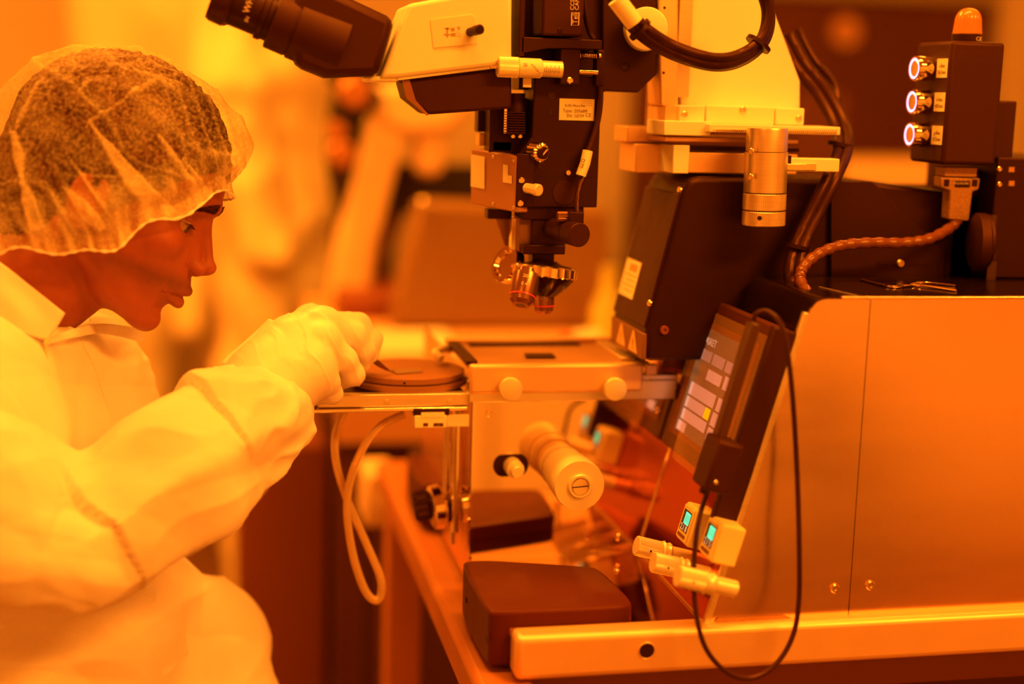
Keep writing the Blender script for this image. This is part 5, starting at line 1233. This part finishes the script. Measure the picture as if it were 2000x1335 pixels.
# tweezers held in the right hand
tz=MB(); a=U(712,688,Y=1.448); b=U(742,712,Y=1.452); c=U(759,723,Y=1.458)
tz.tube(spline([a,b,c],8),[.0030]*8+[.0027,.0025,.0022,.0020,.0018,.0016,.0014,.0012,.0010],10)
tz.tube([c,U(775,730,Y=1.462)],[.0007,.0005],8)
tz.tube(spline([U(560,650,Y=1.49),U(640,668,Y=1.475),a],8),.0022,8)
o=obj('held_tweezers',tz,mat('dark_steel',(.22,.09,.05),rough=.3,metal=.8)); tag(o,'fine tweezers held in the gloved hand above the chuck','tweezers')
# stool and lower legs below the frame
hip=V(*wp(60,1560,1.47))
St_=thing('stool','round lab stool under the seated operator','stool',(hip.x,1.47,0))
obj('seat',MB().cyl((hip.x,1.47,.345),(hip.x,1.47,.395),.18,ch=.01),m_pad,St_)
obj('post',MB().cyl((hip.x,1.47,.03),(hip.x,1.47,.345),.025),m_chrome,St_)
obj('foot',MB().lathe((hip.x,1.47,0),(0,0,1),[(0,.25),(.02,.25),(.04,.03)],40),m_chrome,St_)
# ------------------------------------------------------------------ things out of focus behind the machine
m_cl2 = mat('coverall_cloth_far', (.90,.76,.50), rough=.85)
m_bench = mat('bench_top', (.72,.42,.22), rough=.4); m_bfr = mat('bench_front', (.62,.30,.12), rough=.5)
m_dk = mat('dark_cabinet', (.10,.022,.010), rough=.6); m_dk2 = mat('far_black', (.018,.004,.003), rough=.5)
def pwt(px,py,Y): p=U(px,py,Y=Y); return (p.x,p.y,p.z)
YBn = 2.3; zbn = U(700,700,Y=YBn).z
bx_ = U(640,700,Y=YBn).x
Bn = thing('lab_bench','long orange lab bench in the blurred background behind the machine','bench',(bx_+1.1,YBn+.4,0))
obj('worktop', MB().box(bx_,bx_+2.6,YBn,YBn+.74,zbn-.04,zbn), m_bench, Bn, bevel=.005)
obj('apron', MB().box(bx_+.02,bx_+2.5,YBn+.03,YBn+.05,zbn-.15,zbn-.04), m_bfr, Bn)
for k in range(5): obj('cabinet', MB().box(bx_+.04+.5*k,bx_+.52+.5*k,YBn+.12,YBn+.7,.06,zbn-.16), m_dk, Bn, bevel=.006)
for k in range(2): obj('leg', MB().box(bx_+.02+2.4*k,bx_+.07+2.4*k,YBn+.06,YBn+.11,0,zbn-.15), m_dk, Bn)
# standing person in coverall
YB2 = 3.3
PB = thing('person','person in pale coverall standing in the blurred background behind the operator, head out of frame','person',(U(520,900,Y=YB2).x,YB2,0))
def bgp(P,W=pwt):
    d = smin(cap(P,W(535,120,YB2),W(540,560,YB2),.105,.11), cap(P,W(540,560,YB2),W(545,760,YB2),.11,.12), .06)
    d = smin(d, cap(P,W(520,760,YB2),W(505,1150,YB2),.10,.075), .05)
    d = smin(d, cap(P,W(560,760,YB2+.1),W(560,1140,YB2+.1),.10,.075), .05)
    d = smin(d, cap(P,W(470,-60,YB2-.1),W(450,260,YB2-.12),.085,.06), .04)
    d = smin(d, cap(P,W(450,260,YB2-.12),W(520,500,YB2-.16),.06,.05), .03)
    d = smin(d, cap(P,W(540,-160,YB2),W(535,120,YB2),.13,.11), .06)
    return d
v,f = surfnet(bgp,(-.30,2.95,.06),(.52,3.7,1.75),.018); v=smoothv(v,f,1); n_=vnormals(v,f)
v = v+n_*(.022*ridge(v*np.array([9,9,3.5]),81)+.010*ridge(v*np.array([20,20,8]),82))[:,None]
obj('coverall', NM(v,f), m_cl2, PB, smooth=180)
fp_=U(500,1125,Y=YB2); 
for dx,dy in ((0,0),(.08,.1)):
    obj('shoe_cover', MB().sphere((fp_.x+dx,YB2+dy-.05,.05),.07,16,10,(1,1.7,.72)), m_cl2, PB, smooth=180)
hd2 = U(560,-300,Y=YB2)
obj('body', MB().sphere((hd2.x,YB2,hd2.z),.11,24,16,(.85,1,1.15)).cyl((hd2.x,YB2,hd2.z-.22),(hd2.x,YB2,hd2.z-.05),.06), m_skin, PB, smooth=180)
# second person far left
YB3 = 3.9
PC = thing('person','person in white coverall at the far left, blurred behind the hair cap','person',(U(250,900,Y=YB3).x,YB3,0))
def bgp2(P,W=pwt):
    d = smin(cap(P,W(250,-80,YB3),W(260,560,YB3),.15,.17), cap(P,W(260,560,YB3),W(265,900,YB3),.16,.13), .08)
    d = smin(d, cap(P,W(365,-80,YB3-.1),W(392,420,YB3-.15),.07,.06), .05)
    d = smin(d, cap(P,W(392,420,YB3-.15),W(370,640,YB3-.3),.06,.045), .05)
    return d
v,f = surfnet(bgp2,(-.75,3.3,.06),(.45,4.35,1.80),.025); v=smoothv(v,f,1); n_=vnormals(v,f)
v = v+n_*(.025*ridge(v*np.array([7,7,2.5]),83))[:,None]
obj('coverall', NM(v,f), m_cl2, PC, smooth=180)
h3=U(260,-230,Y=YB3); obj('body', MB().sphere((h3.x,YB3,h3.z),.11,24,16,(.85,1,1.15)).cyl((h3.x,YB3,h3.z-.25),(h3.x,YB3,h3.z-.05),.06), m_skin, PC, smooth=180)
# bench microscope
YMb = 2.85
mbp = U(700,640,Z=zbn)
BM = thing('bench_microscope','blurred cream microscope with black eyepieces on the background bench','microscope',(U(760,600,Y=YMb).x,YMb,zbn))
m_cr = mat('cream_enamel',(.85,.60,.38),rough=.4)
obj('foot', MB().box(U(650,600,Y=YMb).x,U(900,600,Y=YMb).x,YMb-.15,YMb+.12,zbn+.001,zbn+.05), mat('brown_foot',(.22,.05,.02)), BM, bevel=.01)
obj('pillar', MB().prism([U(a,b,Y=YMb-.04) for a,b in ((738,180),(808,190),(775,330),(740,470),(725,600),(640,600),(668,440),(700,330))],(0,.10,0)), m_cr, BM, bevel=.015)
obj('arm', MB().prism([U(a,b,Y=YMb-.05) for a,b in ((730,165),(905,150),(925,215),(880,262),(800,270),(730,240))],(0,.12,0)), m_cr, BM, bevel=.02)
a=U(838,240,Y=YMb); b=U(836,345,Y=YMb); obj('objective', MB().lathe(a,b-a,[(0,.032),(.07,.034),(.095,.028),(.105,.015)],32), m_cr, BM)
for dy in (-.04,.04):
    a=U(735,205,Y=YMb+dy); b=U(650,130,Y=YMb+dy); obj('eyepiece', MB().cyl(a,b,.026,ch=.003), m_dk2, BM)
obj('stage_arm', MB().prism([U(a,b,Y=YMb) for a,b in ((648,200),(700,230),(695,430),(665,440),(640,330))],(0,.08,0)), m_dk2, BM, bevel=.01)
for (px,py,r) in ((665,300,.026),(690,180,.03),(655,255,.02)):
    c=U(px,py,Y=YMb-.06); obj('focus_knob', MB().lathe(c,(0,-1,0),[(0,r),(.03,r),(.035,r*.8)],28), mat('bronze_knob',(.5,.2,.08),rough=.3,metal=.5), BM)
# dark monitor and slanted case on the bench
YD = 2.98
a=U(738,318,Y=YD); b=U(935,400,Y=YD)
Mo = thing('monitor','wide black monitor blurred behind the microscope nose','monitor',((a.x+b.x)/2,YD,zbn))
obj('screen', MB().box(a.x,b.x+.1,YD,YD+.04,b.z-.02,a.z), m_dk2, Mo, bevel=.005)
obj('stand', MB().prism([U(x,y,Y=YD+.01) for x,y in ((738,400),(800,400),(770,470),(740,560),(690,560))],(0,.06,0)), m_dk, Mo, bevel=.004)
YC_ = 2.57
La = thing('instrument_case','brown slanted instrument case blurred on the background bench','case',(U(870,600,Y=YC_).x,YC_,zbn))
obj('body', MB().prism([Vector((p.x,YC_,max(p.z,zbn+.002))) for p in [U(822,392,Y=YC_),U(1190,408,Y=YC_),U(1190,640,Y=YC_),U(765,640,Y=YC_)]],(0,.1,0)), mat('case_brown',(.24,.12,.04),rough=.35), La, bevel=.012)
c=U(826,396,Y=YC_-.005); obj('corner_stud', MB().sphere(c,.010), m_chrome, La)
def stand_on(y): return y
Bo = thing('squeeze_bottle','white plastic bottle with a red cap lying on the background bench','bottle',U(1140,650,Y=2.35))
yb_=2.36; za=zbn+.018; xa1=U(1118,645,Y=yb_).x; xa2=U(1170,645,Y=yb_).x
obj('bottle_body', MB().lathe((xa1,yb_,za),(1,0,0),[(0,.008),(.004,.015),(.012,.017),(xa2-xa1,.017),(xa2-xa1+.003,.012)],28), m_white, Bo)
obj('cap', MB().lathe((xa1+.001,yb_,za),(-1,0,0),[(0,.009),(.016,.011),(.018,.009)],24), mat('red_cap',(.75,.02,.03),rough=.4), Bo)
g0=U(1185,640,Y=2.45)
gb_=thing('yellow_flask','yellow green flask blurred behind the lamp housing','flask',(g0.x,2.45,zbn))
obj('glass', MB().lathe((g0.x,2.45,zbn+.001),(0,0,1),[(0,.03),(.003,.033),(.06,.030),(.09,.016),(.13,.014),(.135,.016)],32), mat('flask_green',(.55,.50,.12),rough=.2), gb_)
wx=U(750,704,Y=2.33); tr_=thing('white_tray','flat white tray on the near edge of the background bench','tray',(U(820,695,Y=2.4).x,2.4,zbn))
obj('tray', MB().box(U(735,700,Y=2.32).x,U(905,700,Y=2.32).x,2.31,2.52,zbn+.001,zbn+.012), m_white, tr_, bevel=.003)
# pale box far right
YQ=3.3; a=U(1650,312,Y=YQ); b=U(1850,365,Y=YQ)
pb=thing('paper_stack','pale paper stack on a dark cabinet blurred at the right','paper',((a.x+b.x)/2,YQ,b.z-.1))
obj('sheets', MB().box(a.x,b.x+.1,YQ,YQ+.25,b.z-.02,a.z), mat('pale_paper',(.85,.62,.38)), pb)
cb_=thing('dark_cupboard','dark cupboard blurred behind the console at the right','cupboard',((a.x+b.x)/2,YQ+.2,0))
obj('carcass', MB().box(a.x-.35,a.x+1.3,YQ-.05,YQ+.45,0,b.z-.021), m_dk2, cb_)
obj('door', MB().box(a.x-.33,a.x+1.28,YQ-.07,YQ-.051,.05,b.z-.05), m_dk, cb_)
for (px0,py0,px1,py1,Y,m_,nm,lab) in ((1560,180,1648,365,3.31,m_dk,'red_brown_box','dark red box blurred behind the cable bundle'),):
    a=U(px0,py0,Y=Y); b=U(px1,py1,Y=Y); t=thing(nm,lab,'box',((a.x+b.x)/2,Y,b.z)); obj('carton', MB().box(a.x,b.x,Y,Y+.15,b.z-.0205,a.z), m_, t, bevel=.004)
# equipment under the bench / cream case seen under the slide
YL=2.06
a=U(712,925,Y=YL); b=U(775,1030,Y=YL)
cc=thing('cream_junction_box','cream junction box blurred under the loading slide by the table edge','junction box',((a.x+b.x)/2,YL,b.z))
obj('case', MB().box(a.x,b.x,YL,YL+.1,b.z,a.z), m_cr, cc, bevel=.008)
obj('mounting_post', MB().box(a.x+.03,a.x+.06,YL+.03,YL+.06,0,b.z), m_dk, cc)
# unseen cream cabinets added to brighten the reflections in the polished panels
for k in range(5):
    x0=-.9+.85*k; t=thing('added_cabinet',('leftmost added cream cabinet for reflections along the front wall','added cream cabinet for reflections second from left along the front wall','middle added cream cabinet for reflections along the front wall','added cream cabinet for reflections second from right along the front wall','rightmost added cream cabinet for reflections along the front wall')[k],'cabinet',(x0+.42,-1.45,0),group='added cream cabinets')
    obj('body', MB().box(x0,x0+.84,-1.75,-1.15,.08,.86), m_white, t); obj('door', MB().box(x0+.01,x0+.83,-1.149,-1.13,.10,.85), m_white, t, bevel=.002)
    obj('handle', MB().box(x0+.3,x0+.54,-1.129,-1.11,.74,.76), m_black, t)
    obj('worktop', MB().box(x0,x0+.84,-1.76,-1.12,.861,.90), m_dk, t)

lc=thing('added_reflection_chair','added black lab chair giving a dark reflection in the side panel','chair',(1.45,-.75,0))  # unseen chair added to put a dark reflection in the side panel
obj('backrest', MB().box(1.34,1.62,-.96,-.92,.33,.66), m_dk2, lc, bevel=.02)
obj('seat', MB().box(1.30,1.66,-.92,-.55,.40,.45), m_dk2, lc, bevel=.02)
obj('column', MB().cyl((1.48,-.74,.04),(1.48,-.74,.40),.025), m_dk2, lc)
for k in range(5):
    a_=2*math.pi*k/5; obj('leg', MB().tube([(1.48,-.74,.07),(1.48+.25*math.cos(a_),-.74+.25*math.sin(a_),.02)],.018,10), m_dk2, lc)

YT=3.75
a=U(640,120,Y=YT); b=U(770,400,Y=YT)
tw_=thing('equipment_tower','tall dark equipment tower blurred behind the cream microscope','tower',((a.x+b.x)/2,YT,0))
obj('cabinet_body', MB().box(a.x+.01,b.x,YT,YT+.4,.04,a.z), m_dk2, tw_, bevel=.01)
for k in range(4): obj('drawer_front', MB().box(a.x+.03,b.x-.02,YT-.006,YT,a.z-.14-.16*k,a.z-.02-.16*k), m_dk2, tw_, bevel=.003)
YV=2.55
a=U(462,868,Y=YV); b=U(642,1150,Y=YV)
ct=thing('added_dark_cart','added low dark brown cart darkening the area between the operator and the bench','cart',((a.x+b.x)/2,YV,0))  # cart added to darken the area in front of the background legs
obj('cart_body', MB().box(a.x,b.x,YV,YV+.35,.10,a.z), mat('cart_brown',(.20,.05,.015),rough=.5), ct, bevel=.01)
for dx in (.04,b.x-a.x-.04):
    obj('castor', MB().cyl((a.x+dx-.015,YV+.05,.05),(a.x+dx+.015,YV+.05,.05),.05), m_dk2, ct)
